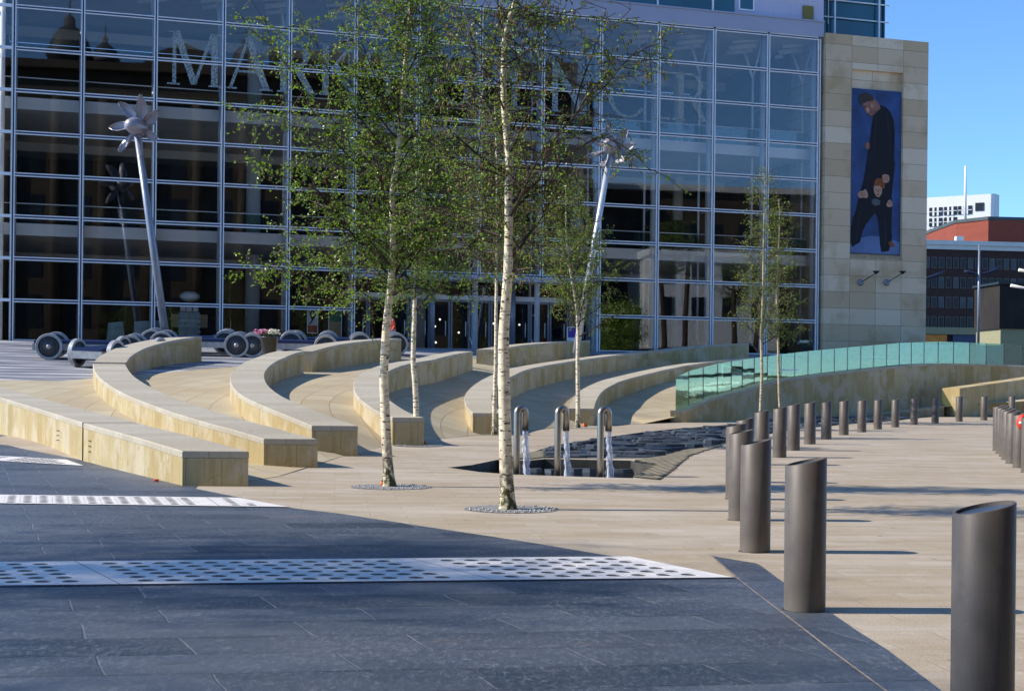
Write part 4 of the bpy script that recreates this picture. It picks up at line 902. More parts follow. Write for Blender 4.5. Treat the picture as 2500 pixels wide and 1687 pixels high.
# ------------------------------------------------------------ far buildings on the right
def office(u0, v0, u1, v1, z, base, floors, cols, label, rowv, ang=FA*.6):
    a = P(u0, v0, z); b_ = P(u1, v1, z*1.02); ang = math.atan2(b_.y-a.y, b_.x-a.x); L_ = (b_-a).xy.length; Ht = a.z-base
    o = empty('office_block', (a.x, a.y, base), ang, label, 'office block')
    return o, L_, Ht
a = P(2215, 596, 226); ob, L_, Ht = office(2215, 596, 2640, 612, 226, 7.6, 4, 0, 'long dark brown brick office block with rows of windows beyond the pier', None)
m = MB(); m.box((0, 0, 0), (L_, 16, Ht)); m.build('wall', M['brown'], ob)
m = MB(); m.box((-.3, -.5, Ht), (L_, 16, Ht+.7)); m.box((0, -.25, Ht-.7), (L_, -.004, Ht)); m.build('roof', M['soffit'], ob)
wk = 0
for r in range(4):
    hz = Ht-1.2-(.8)-r*3.12-1.7
    for c in range(int(L_/1.22)-1):
        x = .4+c*1.22; wk += 1
        if wk > 95 and r > 0 and False: continue
        bl_ = rnd.random()
        if c < 24:
            f = MB(); f.box((x, -.10, hz), (x+.9, -.005, hz+1.75)); f.build('window', M['frame'], ob)
            g_ = MB(); g_.box((x+.08, -.13, hz+.08), (x+.82, -.105, hz+1.67)); g_.build('pane', M['blind'] if bl_ > .72 else M['window'], KIDS[ob.name][-1])
m = MB(); m.box((0, -.5, 3.0), (L_, -.01, 4.1)); m.build('stone_band', M['cream'], ob)
for i, (x, w_, mt) in enumerate(((.5, 2.0, 'shopred'), (3, 3.6, 'amber'), (7.6, 4.4, 'navy'), (13, 2.2, 'shopred'), (16, 3.5, 'navy2'), (20, 3.4, 'ochre'))):
    m = MB(); m.box((x, -.4, 1.6), (x+w_, -.02, 2.9)); m.build('shop_sign', M[mt], ob)
m = MB(); m.box((0, -.15, 0), (L_, -.005, 1.5)); m.build('shop_window', M['window'], ob)
# dark block with cream wall in front of it
a = P(2441, 694, 190); o = empty('dark_annex', (a.x, a.y, 6.5), .1, 'dark flat roofed annex with a cream wall below it at the right edge', 'building')
m = MB(); m.box((0, 0, 3.5), (12, 8, a.z-6.5)); m.build('upper_wall', M['dark'], o); m = MB(); m.box((.3, .3, 0), (11.5, 8, 3.49)); m.build('cream_wall', M['cream'], o); m = MB(); m.box((-.3, -.3, a.z-6.5), (12.3, 8, a.z-6.2)); m.build('roof', M['iron'], o)
# red brick block
a = P(2413, 537, 262); c_ = P(2333, 541, 268); e_ = P(2640, 552, 264)
o = empty('brick_block', (a.x, a.y, 8), 0, 'plain red brick block standing above the brown office roof', 'brick block')
def w2(p, o): return (p.x-o.location.x, p.y-o.location.y)
m = MB(); pts = [(0, 0), w2(e_, o), (w2(e_, o)[0], 25), (w2(c_, o)[0], 25), w2(c_, o)]; m.poly(pts, 0, a.z-8); m.build('wall', M['redb'], o)
m = MB(); m.poly([(p[0]*1.01-.1, p[1]-.1) for p in pts], a.z-8, a.z-7.4); m.build('coping', M['blind'], o)
m = MB(); b0 = P(2335, 591, 258); m.box((b0.x-a.x, b0.y-a.y, b0.z-8-1), (b0.x-a.x+1.3, b0.y-a.y+1.2, b0.z-8+1.05)); m.build('rooftop_cabin', M['wht'], o)
# white office with gridded front
a = P(2200, 487, 330); b_ = P(2413, 486, 330); o = empty('white_office', (a.x, a.y, 8), -R_(32), 'white concrete office with gridded windows and a mast on its roof', 'office block')
o.scale = (.885/math.cos(R_(32)), 1, 1)
W_ = b_.x-a.x; Ht = a.z-8; m = MB(); m.poly([(0, 0), (W_, 0), (W_+.3, 3), (0, 3)], 0, Ht); m.build('wall', M['wht'], o)
xx = su  # unused shorthand kept local
def uu(u): return P(u, 500, 330).x-a.x
for r in range(6):
    zt_ = Ht-(2.9 if r == 0 else 2.9)-r*2.42*1.0
    for c, (ua, ub) in enumerate(((2222, 2258), (2266, 2296), (2300, 2329), (2332, 2363))):
        if c == 3 and r > 0: continue
        z_a = P(0, 0, 1).z if False else None
        top_v = 513+r*25.5; bot_v = top_v+20
        zt2 = P(2300, top_v, 330).z-8; zb2 = P(2300, bot_v, 330).z-8
        f = MB(); f.box((uu(ua), -.15, zb2), (uu(ub), -.01, zt2)); f.build('window', M['window'], o)
        g_ = MB()
        for k in (1, 2): x = uu(ua)+(uu(ub)-uu(ua))*k/3; g_.box((x-.2, -.22, zb2), (x+.2, -.155, zt2))
        g_.box((uu(ua), -.22, (zt2+zb2)/2-.1), (uu(ub), -.155, (zt2+zb2)/2+.05)); g_.build('glazing_bar', M['wht'], KIDS[o.name][-1])
m = MB()
for ua, ub in ((2266, 2278), (2281, 2294), (2300, 2306), (2309, 2314)): m.box((uu(ua), -.12, P(0, 508, 330).z-8), (uu(ub), -.01, P(0, 500, 330).z-8))
m.build('parapet_opening', M['blind'], o)
x = uu(2380); m = MB(); z_ = P(2380, 518, 330).z-8; m.box((x-.9, -.15, z_-.9), (x+.9, -.01, z_+.9)); m.build('small_window', M['window'], o)
m = MB(); p = P(2371, 484, 326); q = P(2371, 418, 326); m.tube([(p.x-a.x, -3.5, p.z-8-9), (q.x-a.x, -3.5, q.z-8)], [.35, .22], 8); m.build('roof_mast', M['wht'], o)
# street lamp with two upswept wing arms
for ub, vb, vt, sc, z, lab in ((2388, 850, 598, 1, 120, 'tall thin grey lamp mast with two upswept wing arms'),):
    b_ = P(ub, vb, z); t_2 = P(ub+3, vt, z); o = empty('street_lamp', (b_.x, b_.y, 4.2), 0, lab, 'street lamp')
    m = MB(); m.tube([(0, 0, 0), (t_2.x-b_.x, 0, t_2.z-4.2)], [.13, .09], 8); m.build('mast', M['mast'], o)
    for sg, L0 in ((1, ((0, 669), (20, 667), (40, 660), (58, 647))), (-1, ((0, 669), (-12, 668), (-24, 664), (-34, 662)))):
        m = MB(); m.tube([(P(2388+dx, v, z).x-b_.x, 0, P(2388+dx, v, z).z-4.2) for dx, v in L0], [.06, .14, .16, .05], 8); m.build('wing_arm', M['navy2'], o)
b_ = P(2262, 680, 122); o = empty('street_lamp', (b_.x-2.4, b_.y, 4.2), 0, 'upswept wing arm of a lamp partly behind the pier', 'street lamp')
m = MB(); m.tube([(0, 0, 0), (0, 0, b_.z+.2-4.2)], .11, 8); m.build('mast', M['mast'], o)
m = MB(); m.tube([(0, 0, b_.z-4.4), (2.4, 0, b_.z-4.2), (3.3, 0, P(2285, 672, 122).z-4.2), (3.95, 0, P(2306, 661, 122).z-4.2)], [.06, .12, .16, .05], 8); m.build('wing_arm', M['navy2'], o)
for v, u, lab in ((659, 2487, 'upper white lamp arm cut by the right edge'), (697, 2468, 'lower white lamp arm cut by the right edge')):
    p = P(u, v, 100); q = P(2560, v+12*(2560-u)/60, 100); o = empty('street_lamp', (q.x, q.y, 4.), 0, lab, 'street lamp', 'lamp arms at the right edge')
    m = MB(); m.tube([(0, 0, 0), (0, 0, q.z-3.8)], .1, 8); m.build('mast', M['mast'], o); m = MB(); m.tube([(0, 0, q.z-4), (p.x-q.x, 0, p.z-4)], [.05, .12], 6); m.build('arm', M['wht'], o)

# ------------------------------------------------------------ bollards
def bollard_proto():
    t = math.tan(R_(12.5)); r = .145; Hm = 1.045; n = 40
    root = empty('bollard', (0, 0, 0))
    m = MB(); rings = []
    for rr, hh in ((r-.002, -.03), (r, .01), (r, None), (r-.004, .004), (r-.016, .004), (r-.016, -.03)):
        pts = []
        for j in range(n):
            a = 2*math.pi*j/n; x, y = math.cos(a)*rr, math.sin(a)*rr
            z = hh if (hh is not None and rr >= r-.002 and hh < .02) else Hm+t*x+(hh or 0)
            pts.append((x, y, z))
        rings.append(m.add(pts))
    for a, b in zip(rings, rings[1:]):
        for j in range(n): m.face((a+j, a+(j+1) % n, b+(j+1) % n, b+j), None, a in rings[:2])
    m.build('post', M['bollard'], root)
    m = MB(); rr = r-.017; k = m.add([(math.cos(2*math.pi*j/n)*rr, math.sin(2*math.pi*j/n)*rr, Hm+t*math.cos(2*math.pi*j/n)*rr-.012) for j in range(n)])
    m.face([k+j for j in range(n)]); k = m.add([(math.cos(2*math.pi*j/n)*rr, math.sin(2*math.pi*j/n)*rr, Hm+t*math.cos(2*math.pi*j/n)*rr-.05) for j in range(n)]); m.face([k+j for j in range(n)][::-1]); m.build('slanted_cap', M['bcap'], root)
    m = MB(); m.lathe([(r+.012, -.02), (r+.012, .004), (r+.002, .006)], n); m.build('base_ring', M['iron'], root)
    return root
bp = bollard_proto()
BL = [(2397, 1786, 'nearest and largest slant topped bollard, cut by the bottom edge', .97),
 (1964, 1492, 'second nearest slant topped bollard, standing on the slate border band', 1),
 (1843, 1349, 'third nearest bollard, overlapping two more on its left', 1),
 (1808, 1272, 'bollard half hidden behind the left side of the third nearest one', 1),
 (1796, 1221, 'bollard whose left edge shows behind two nearer overlapping ones', 1),
 (1818, 1180, 'bollard mostly hidden, only its slanted top shows above the overlapping cluster', 1),
 (1859, 1137, 'bollard directly behind the upper right of the overlapping cluster', 1),
 (1903, 1119, 'first bollard fully clear to the right of the overlapping cluster', 1),
 (1937, 1102, 'bollard in front of the right birch of the far pair', 1),
 (1977, 1087, 'third bollard right of the overlapping cluster', 1),
 (2017, 1075, 'fourth bollard right of the overlapping cluster', 1),
 (2060, 1065, 'fifth bollard right of the overlapping cluster', 1),
 (2104, 1058, 'sixth bollard right of the overlapping cluster, mid curve', 1),
 (2143, 1051, 'seventh bollard right of the overlapping cluster', 1),
 (2185.5, 1046, 'bollard before the start of the sunlit wall ramp', 1),
 (2231.5, 1040, 'bollard in front of the left half of the sunlit wall ramp', 1),
 (2283, 1036.5, 'bollard in front of the right half of the sunlit wall ramp', 1),
 (2341.5, 1032, 'bollard in front of the bright square wall end', 1),
 (2402, 1029, 'bollard in front of the dark wall right of its bright end', 1),
 (2470, 1028, 'farthest bollard, half hidden behind the right edge group', 1),
 (2439, 1103, 'leftmost and farthest bollard of the tight group at the right edge', 1),
 (2447, 1110, 'second bollard of the tight group at the right edge', 1),
 (2455.5, 1117.5, 'third bollard of the tight group at the right edge', 1),
 (2462, 1125, 'fourth bollard of the tight group at the right edge', 1),
 (2473, 1134, 'fifth bollard of the tight group at the right edge', 1),
 (2491, 1144, 'wide nearer bollard of the tight group, beside the red bag', 1),
 (2512, 1156, 'nearest bollard of the right edge group, only a sliver in frame', 1)]
for i, (u, v, lab, sc) in enumerate(BL):
    o = bp if i == 0 else copy_tree(bp)
    p = hit(u, v-3, z1=120.); o.location = (p.x, p.y, p.z); o.scale = (sc, sc, .975 if i == 0 else 1)
    o.rotation_euler = (0, 0, R_(rnd.uniform(-2, 2) if i else 1))
    tag(o, lab, 'bollard', 'slant topped bollards round the plaza')

# ------------------------------------------------------------ fountain spouts, blocks and stones
for (ub, vb, ut, vt), lab in (((1261,1156,1266,988), 'left steel water spout, just right of the tall birch trunk'), ((1361,1160,1367,989), 'middle steel water spout pouring into the pit'), ((1465,1164,1470,990), 'right steel water spout pouring into the pit')):
    p = hit(ub, vb, z1=60); z = p.y+.10; b_ = P(ub, vb, z); Ht = P(ut, vt, z).z-.0
    o = empty('water_spout', (b_.x, z, gl(b_.x, z)-.42), 0, lab, 'water spout', 'steel water spouts at the fountain pit')
    r = .060; top = Ht-o.location.z-r; W_ = .185; c_ = top-W_/2
    ang = R_(38)                                          # the crook turns away to the right
    pts = [(0, 0, 0), (0, 0, c_*.5), (0, 0, c_)]+[(W_/2*(1-math.cos(R_(a)))*math.cos(ang), W_/2*(1-math.cos(R_(a)))*math.sin(ang), c_+W_/2*math.sin(R_(a))) for a in range(15, 181, 15)]
    ex, ey = W_*math.cos(ang), W_*math.sin(ang); ze = P(1280, 1051, z).z-o.location.z; pts.append((ex, ey, ze))
    m = MB(); m.tube(pts, r, 18); m.build('tube', M['steel'], o)
    m = MB(); n_ = 14; k_ = 26; rings = []; ph = rnd.random()*6
    for i in range(k_):
        t = i/(k_-1); zz = ze+.02-(ze-.10)*t; rr = .040+.006*math.sin(i*1.7+ph)+.022*t; cx = ex+.055*t+.006*math.sin(i*2.1+ph); cy = ey
        rings.append(m.add([(cx+rr*(1+.28*math.sin(3*a_+i*.8+ph)+.12*math.sin(7*a_-i))*math.cos(a_), cy+rr*.75*(1+.25*math.sin(4*a_-i*.6))*math.sin(a_), zz+.006*math.sin(5*a_+i)) for a_ in [2*math.pi*q/n_ for q in range(n_)]]))
    for a_, b2_ in zip(rings, rings[1:]):
        for q in range(n_): m.face((a_+q, a_+(q+1) % n_, b2_+(q+1) % n_, b2_+q), None, True)
    m.build('water_stream', M['jet'], o)
def rock(m, c, sx_, sy_, sz_, rz=0., jit=.12, top=None):
    n_ = 7; pts = []
    for i in range(n_):
        a = 2*math.pi*(i+.5*rnd.random())/n_; q = 1-jit*rnd.random(); k = max(abs(math.cos(a)), abs(math.sin(a)))**.72
        x, y = math.cos(a)/k*sx_*q, math.sin(a)/k*sy_*q; pts.append((c[0]+x*math.cos(rz)-y*math.sin(rz), c[1]+x*math.sin(rz)+y*math.cos(rz)))
    tl = (rnd.uniform(-.04, .04), rnd.uniform(-.04, .04)); a = m.add([(x, y, c[2]-.05) for x, y in pts])
    b = m.add([(c[0]+(x-c[0])*.97, c[1]+(y-c[1])*.97, c[2]+sz_*.8) for x, y in pts]); d_ = m.add([(c[0]+(x-c[0])*.86, c[1]+(y-c[1])*.86, c[2]+sz_+(x-c[0])*tl[0]+(y-c[1])*tl[1]) for x, y in pts])
    for r0, r1 in ((a, b), (b, d_)):
        for i in range(n_): m.face((r0+i, r0+(i+1) % n_, r1+(i+1) % n_, r1+i))
    m.face([d_+i for i in range(n_)])
for u, v, s_, lab in ((1305,1150,.16,'dark stone block in the pit by the left spout'), (1345,1152,.14,'dark stone block just left of the middle spout'), (1402,1150,.20,'dark stone block right of the middle spout'), (1440,1150,.18,'dark stone block left of the right spout'), (1512,1152,.30,'widest dark stone block, right of the right spout')):
    p = P(u, v-8, 27.4); m = MB(); rock(m, (0, 0, -.34), s_, .18, .33, .1)
    m.build('stone_block', M['slate_stone'], None, (p.x, p.y, p.z)); tag(bpy.context.scene.collection.objects[-1], lab, 'stone block', 'dark stone blocks in the fountain pit')
chp = [(p.x, p.y) for p in chan]; m = MB()
y = min(p[1] for p in chp); y1 = max(p[1] for p in chp)
while y < y1:
    dy = rnd.uniform(.30, .52); x = min(p[0] for p in chp)+rnd.random()*.5
    while x < max(p[0] for p in chp):
        L_ = rnd.uniform(.35, 1.15)
        yy = y+dy/2+ (x*.0)
        if all(inside(x+L_*f, yy+g_, chp) for f, g_ in ((.04, -dy*.3), (.96, -dy*.3), (.5, 0), (.04, dy*.3), (.96, dy*.3))) and rnd.random() < .93:
            rock(m, (x+L_/2, yy, gl(x, yy)-.09), L_/2-.03, dy/2-.025, rnd.uniform(.05, .16), rnd.uniform(-.09, .09))
        x += L_
    y += dy
tag(m.build('slate_stones', M['slate_stone']), 'rough wet slate stones bedded in the shallow water channel', 'stones', kind='stuff')
# ribbed dark steel strips beside the pit
def ribs(loop, lab, dirx=(1, 0), sp=.10):
    q = HP(loop); pts = [(p.x, p.y) for p in q]; o = empty('ribbed_grate', tuple(q[0]), 0, lab, 'ribbed grate', 'dark ribbed grates round the fountain pit'); x0, x1 = min(p[0] for p in pts), max(p[0] for p in pts); y0, y1_ = min(p[1] for p in pts), max(p[1] for p in pts)
    m = MB(); k = m.add([(x-q[0].x, y-q[0].y, gl(x, y)-q[0].z+.005) for x, y in pts]); m.face([k+i for i in range(len(pts))]); m.build('backing', M['iron'], o)
    m = MB(); x = x0-6
    while x < x1:
        seg = [(x+t*.55, y0+t) for t in [i*.12 for i in range(int((y1_-y0)/.12)+2)]]; run = [p for p in seg if inside(p[0], p[1], pts)]
        if len(run) > 1:
            a, b = run[0], run[-1]; w_ = sp*.28; k = m.add([(a[0]-w_-q[0].x, a[1]-q[0].y, gl(*a)-q[0].z+.006), (a[0]+w_-q[0].x, a[1]-q[0].y, gl(*a)-q[0].z+.006), (b[0]+w_-q[0].x, b[1]-q[0].y, gl(*b)-q[0].z+.006), (b[0]-w_-q[0].x, b[1]-q[0].y, gl(*b)-q[0].z+.006)])
            k2 = m.add([(m.v[k+i][0], m.v[k+i][1], m.v[k+i][2]+.022) for i in range(4)]); m.face([k2+i for i in range(4)])
            for i in range(4): m.face((k+i, k+(i+1) % 4, k2+(i+1) % 4, k2+i))
        x += sp
    m.build('ribs', M['stone_post'], o)
ribs([(1548,1166),(1612,1172),(1648,1144),(1684,1114),(1772,1086),(1660,1103),(1604,1120),(1546,1126),(1599,1136)], 'dark ribbed steel apron at the right tip of the fountain pit', sp=.16)
ribs([(1216,1121),(1289,1106),(1330,1102),(1330,1117),(1290,1122)], 'dark ribbed steel strip behind the left spout', sp=.16)

# ------------------------------------------------------------ birches
def birch(name, lab, base, z, trunk, r0, r1, limbs, seed, nl=16, h0=.32, spread=1., leafd=1., mats=('bark', 'leaf'), toph=None, cat=.0, leafs=.042, lmin=.5, group='young birches on the plaza', twd=1.):
    rg = random.Random(seed); b_ = P(base[0], base[1], z); g0 = gl(b_.x, b_.y) if z < 57 else gl(b_.x, b_.y)
    root = empty('birch_tree', (b_.x, z, g0), 0, lab, 'birch tree', group); B0 = Vector(root.location)
    pts = [Vector((0, 0, -.05))]+[P(u, v, z)-B0 for u, v in trunk]
    if toph: 
        d_ = (pts[-1]-pts[-2]).normalized(); 
        while pts[-1].z < toph: pts.append(pts[-1]+Vector((d_.x*.4+rg.uniform(-.04, .04), rg.uniform(-.05, .05), .45)))
    H_ = pts[-1].z; sp = spline(pts, 4); rad = []
    for p in sp:
        t = max(0, p.z/H_); rad.append((r0+(r1-r0)*t**.9)*(1+.35*math.exp(-max(p.z, 0)/.12)))
    m = MB(); m.tube(sp, rad, 14); m.build('trunk', M[mats[0]], root)
    def at(h):
        for a, b in zip(sp, sp[1:]):
            if b.z >= h: return a+(b-a)*((h-a.z)/max(1e-4, b.z-a.z))
        return sp[-1].copy()
    br = MB(); lf = MB(); ck = MB(); lims = []
    for L in limbs:                                      # (pixel polyline, radius, depth drift)
        n_ = len(L[0]); q = [P(u, v, z+L[2]*(i/(n_-1)))-B0 for i, (u, v) in enumerate(L[0])]; lims.append((spline(q, 5), L[1]))
    for i in range(nl):
        f = (i+.5)/nl; h = H_*(h0+(1-h0)*f*.97); a = i*2.4+rg.uniform(-.5, .5); ln = spread*(.35+1.0*(1-f)**.8*(.6+.5*rg.random()))*(1-.55*abs(f-.35))
        q = at(h); pr = [q.copy()]; e = R_(rg.uniform(25, 50)); d_ = Vector((math.cos(a)*math.cos(e), math.sin(a)*math.cos(e), math.sin(e)))
        k = max(5, int(ln/.22)); 
        for j in range(k):
            t = j/k; d_ = (d_+Vector((rg.uniform(-.14, .14), rg.uniform(-.14, .14), rg.uniform(-.05, .12)-(.22*max(0, t-.55))))).normalized(); pr.append(pr[-1]+d_*ln/k)
        lims.append((pr, max(.008, (r0*.30)*(1-f*.7)*min(1, ln))))
    def leaf(c):
        s_ = leafs*rg.uniform(.65, 1.25); a = Vector((rg.uniform(-1, 1), rg.uniform(-1, 1), rg.uniform(-1.0, .3))).normalized(); b = a.cross(Vector((rg.uniform(-1, 1), rg.uniform(-1, 1), rg.uniform(-1, 1)))).normalized(); n_ = a.cross(b)*.18
        k = lf.add([c, c+a*s_*.45+b*s_*.36+n_*s_, c+a*s_, c+a*s_*.45-b*s_*.36+n_*s_]); lf.face((k, k+1, k+2)); lf.face((k, k+2, k+3))
    def twig(p, d_, ln, r, lev):
        k = max(3, int(ln/.12)); q = [p.copy()]
        for j in range(k):
            d_ = (d_+Vector((rg.uniform(-.22, .22), rg.uniform(-.22, .22), rg.uniform(-.16, .12)-.05*lev))).normalized(); q.append(q[-1]+d_*ln/k)
        br.tube(q, [max(.0042, r*(1-.75*i/k)) for i in range(k+1)], 3 if lev else 4, False)
        if lev == 0:
            for j in range(1, k+1):
                for _ in range(2):
                    if rg.random() < .78: a = Vector((rg.uniform(-1, 1), rg.uniform(-1, 1), rg.uniform(-.8, .7))).normalized(); twig(q[j], (d_*.6+a).normalized(), ln*rg.uniform(.3, .6), r*.5, 1)
        else:
            for j in range(1, k+1):
                for _ in range(3):
                    if rg.random() < .5*leafd:
                        leaf(q[j]+Vector((rg.uniform(-.04, .04), rg.uniform(-.04, .04), rg.uniform(-.04, .03))))
            if cat and rg.random() < cat:
                for _ in range(2): c = q[-1]+Vector((rg.uniform(-.03, .03), rg.uniform(-.03, .03), 0)); ck.tube([c, c-Vector((0, 0, .03)), c-Vector((rg.uniform(-.01, .01), 0, .06))], [.006, .008, .004], 4)
    for q, r in lims:
        n_ = len(q); br.tube(q, [max(.004, r*(1-.8*i/(n_-1))) for i in range(n_)], 6, False)
        ln = sum(((b-a).length for a, b in zip(q, q[1:]))); cnt = int(4+ln*7.5*twd)
        for j in range(cnt):
            t = .16+.84*(j+rg.random())/cnt; x = t*(n_-1); i = min(n_-2, int(x)); p = q[i]+(q[i+1]-q[i])*(x-i); d_ = (q[i+1]-q[i]).normalized()
            a = Vector((rg.uniform(-1, 1), rg.uniform(-1, 1), rg.uniform(-.55, .75))).normalized(); twig(p, (d_*.5+a).normalized(), rg.uniform(.35, .8)*(1-.4*t)*(.55+.5*min(1, spread)), max(.005, r*.35), 0)
    br.build('branches', M['twig'], root, fix=False)
    if lf.f: lf.build('leaves', M[mats[1]], root, fix=False)
    if ck.f: ck.build('catkins', M['catkin'], root, fix=False)['kind'] = 'stuff'
    return root
T1 = [(1238,1200),(1235,1120),(1232,994),(1230,900),(1230,817),(1235,740),(1240,664),(1242,588),(1242,520),(1242,450),(1243,400),(1238,337),(1230,245),(1230,153),(1233,92),(1246,40),(1258,0),(1266,-90),(1270,-200)]
birch('t', 'tallest nearest birch with thick white trunk between the benches and the spouts', (1240,1243), 18.2, T1, .094, .02,
  [([(1232,92),(1220,50),(1215,0),(1212,-80)], .022, 0), ([(1228,655),(1190,640),(1160,622),(1135,590),(1110,545),(1075,500)], .022, .4), ([(1244,664),(1290,655),(1340,648),(1400,628),(1450,640)], .014, -.5),
   ([(1246,620),(1290,570),(1340,530),(1390,500)], .014, .5), ([(1244,500),(1290,462),(1320,430),(1335,370),(1370,320),(1405,280),(1440,225),(1500,175),(1560,150)], .026, -.3), ([(1246,520),(1300,470),(1345,440),(1365,400),(1410,365),(1470,335),(1540,370),(1590,420)], .018, .6),
   ([(1400,285),(1415,220),(1440,150),(1465,80),(1480,20)], .014, .1), ([(1405,280),(1470,220),(1540,140),(1600,110)], .010, -.2), ([(1234,340),(1205,300),(1185,245),(1150,218),(1110,205),(1060,190)], .020, .3), ([(1230,150),(1195,95),(1150,40),(1110,-20)], .016, .2), ([(1228,210),(1190,180),(1150,120),(1120,60)], .010, -.4),
   ([(1240,345),(1275,260),(1290,190),(1310,100),(1330,20)], .012, .3), ([(1232,160),(1280,130),(1340,60),(1380,-20)], .012, -.3), ([(1242,440),(1200,420),(1150,410),(1090,380),(1030,330)], .013, -.5), ([(1243,560),(1190,520),(1120,440),(1080,410)], .012, .7)],
  11, 16, .40, 1.1, .62, ('bark', 'leaf'), cat=.22, leafs=.043, twd=1.1)
T2 = [(948,1150),(944,1086),(940,994),(937,918),(940,856),(942,817),(946,770),(952,716),(957,664),(960,588),(958,526),(960,450),(970,398),(980,275),(989,153),(998,61),(1003,0),(1008,-90)]
birch('t', 'left front birch with fuller green crown, orange cup at its base', (952,1187), 22.1, T2, .085, .018,
  [([(955,730),(962,690),(975,650),(1000,625),(1040,615),(1115,612),(1160,590),(1200,545)], .030, .3), ([(950,650),(925,622),(900,600),(875,592),(858,570),(840,545),(805,515),(775,470),(760,430),(740,380)], .028, .2),
   ([(953,725),(985,708),(1020,703),(1060,712),(1110,722),(1160,712),(1210,690)], .018, -.5), ([(945,755),(925,742),(900,735),(860,733),(805,733)], .010, .4), ([(950,690),(900,690),(850,700),(790,690),(740,668),(690,660),(640,665),(590,655)], .014, -.3),
   ([(970,400),(930,350),(880,290),(830,210),(790,150),(760,60)], .018, .2), ([(975,330),(940,250),(900,150),(870,60),(850,-40)], .014, -.3), ([(962,470),(900,430),(840,370),(780,300),(720,190),(670,120),(645,40)], .018, .3),
   ([(962,560),(890,520),(800,480),(720,440),(640,430)], .014, -.6), ([(960,520),(890,440),(820,400),(740,330),(660,300),(600,290)], .013, .5), ([(985,200),(1020,130),(1060,60),(1090,-10)], .013, .2), ([(975,330),(1030,260),(1080,190),(1120,110)], .013, -.4), ([(962,500),(1030,450),(1090,400),(1140,340)], .014, .5), ([(958,600),(1020,540),(1080,510),(1130,470)], .013, -.4), ([(990,150),(960,80),(930,10)], .011, 0),
   ([(955,690),(900,660),(820,640),(750,620),(700,560)], .012, .7), ([(958,640),(1010,590),(1060,560),(1110,500)], .012, .6)],
  23, 30, .36, 1.3, .95, ('bark', 'leaf'), cat=.05, leafs=.050, twd=1.25)
birch('t', 'slim birch just behind and right of the left front birch', (1017,1088), 33.6, [(1016,1040),(1016,994),(1013,933),(1009,887),(1010,826),(1013,725),(1015,649),(1018,588),(1020,520)], .078, .02,
  [([(1013,725),(1060,700),(1110,660),(1150,600)], .016, .5), ([(1015,690),(970,650),(930,590),(900,540)], .014, -.5), ([(1017,640),(1060,580),(1100,500)], .012, -.6)], 31, 26, .42, 1.3, 1.1, ('bark2', 'leaf'), toph=6.9, leafs=.05, cat=.1)
birch('t', 'slim birch almost hidden behind the tallest birch trunk', (1206,1061), 40.4, [(1207,1010),(1208,960),(1210,902),(1211,830),(1211,760),(1212,700),(1213,620),(1214,540),(1213,459),(1212,400),(1211,330)], .068, .016,
  [([(1212,640),(1170,580),(1140,520)], .014, .5), ([(1212,660),(1260,600),(1290,540)], .014, -.5)], 41, 30, .42, 1.7, .6, ('bark2', 'leaf2'), toph=9., leafs=.05, cat=.4)
birch('t', 'thin birch between the middle and right spouts, orange shard at its foot', (1410,1044), 48.6, [(1411,1000),(1411,964),(1410,872),(1411,817),(1408,756),(1396,680),(1387,634),(1382,557),(1382,481)], .085, .018,
  [([(1397,690),(1420,640),(1450,600),(1480,560)], .014, .4), ([(1408,740),(1440,700),(1480,675),(1530,650)], .012, -.4), ([(1390,640),(1370,590),(1350,540),(1320,510)], .013, .4)], 51, 32, .36, 1.9, .8, ('bark2', 'leaf2'), toph=8.2, leafs=.055, cat=.2)
birch('t', 'left one of the pair of slender birches before the glass balustrade', (1856,1032), 57.5, [(1857,1000),(1859,950),(1860,902),(1858,811),(1860,787),(1863,695),(1864,603),(1866,511),(1867,450)], .075, .015, [], 61, 32, .30, 1.5, .42, ('bark3', 'leaf2'), toph=10.0, leafs=.06)
birch('t', 'right one of the pair of slender birches before the glass balustrade', (1905,1030), 58.5, [(1904,994),(1902,950),(1901,902),(1899,815),(1896,725),(1899,650),(1901,603),(1903,540)], .065, .015, [], 71, 28, .32, 1.35, .40, ('bark3', 'leaf2'), toph=8.8, leafs=.06)
# unseen trees, added left of the frame to cast soft shade on the slate
def big_tree(x, y, z, hh, hb, rc, n, sd_, lab, leafs=.16, mat='leaf', trunks=((0, 0),)):
    rg = random.Random(sd_); o = empty('offframe_tree', (x, y, z), 0, lab, 'tree')
    m = MB(); 
    for tx, ty in trunks: m.tube([(tx, ty, -.2), (tx+.15, ty, hb*.5), (tx*1.4, ty+.1, hb), (tx*1.6, ty+.2, hh*.95)], [.34, .28, .22, .04], 10)
    m.build('trunk', M['twig'], o); m = MB(); lm = MB()
    for k in range(70):
        a = rg.uniform(0, 6.28); h = rg.uniform(hb, hh-.6); f = (h-hb)/(hh-hb); L_ = rc*rg.uniform(.45, 1.)*math.sin(math.pi*min(.97, f*.85+.15))**.6; d_ = Vector((math.cos(a), math.sin(a), .35)); p = Vector((0, 0, h)); m.tube([p, p+d_*L_*.5, p+d_*L_], [.07, .04, .01], 4)
        for _ in range(n):
            t = rg.random()**.6; c = p+d_*L_*t+Vector((rg.gauss(0, .45), rg.gauss(0, .45), rg.gauss(0, .4))); a1 = Vector((rg.uniform(-1, 1), rg.uniform(-1, 1), rg.uniform(-1, 1))).normalized(); b1_ = a1.orthogonal().normalized(); s_ = leafs*rg.uniform(.6, 1.2)
            q = lm.add([c, c+a1*s_*.5+b1_*s_*.4, c+a1*s_, c+a1*s_*.5-b1_*s_*.4]); lm.face((q, q+1, q+2, q+3))
    m.build('branches', M['twig'], o); lm.build('leaves', M[mat], o, fix=False)
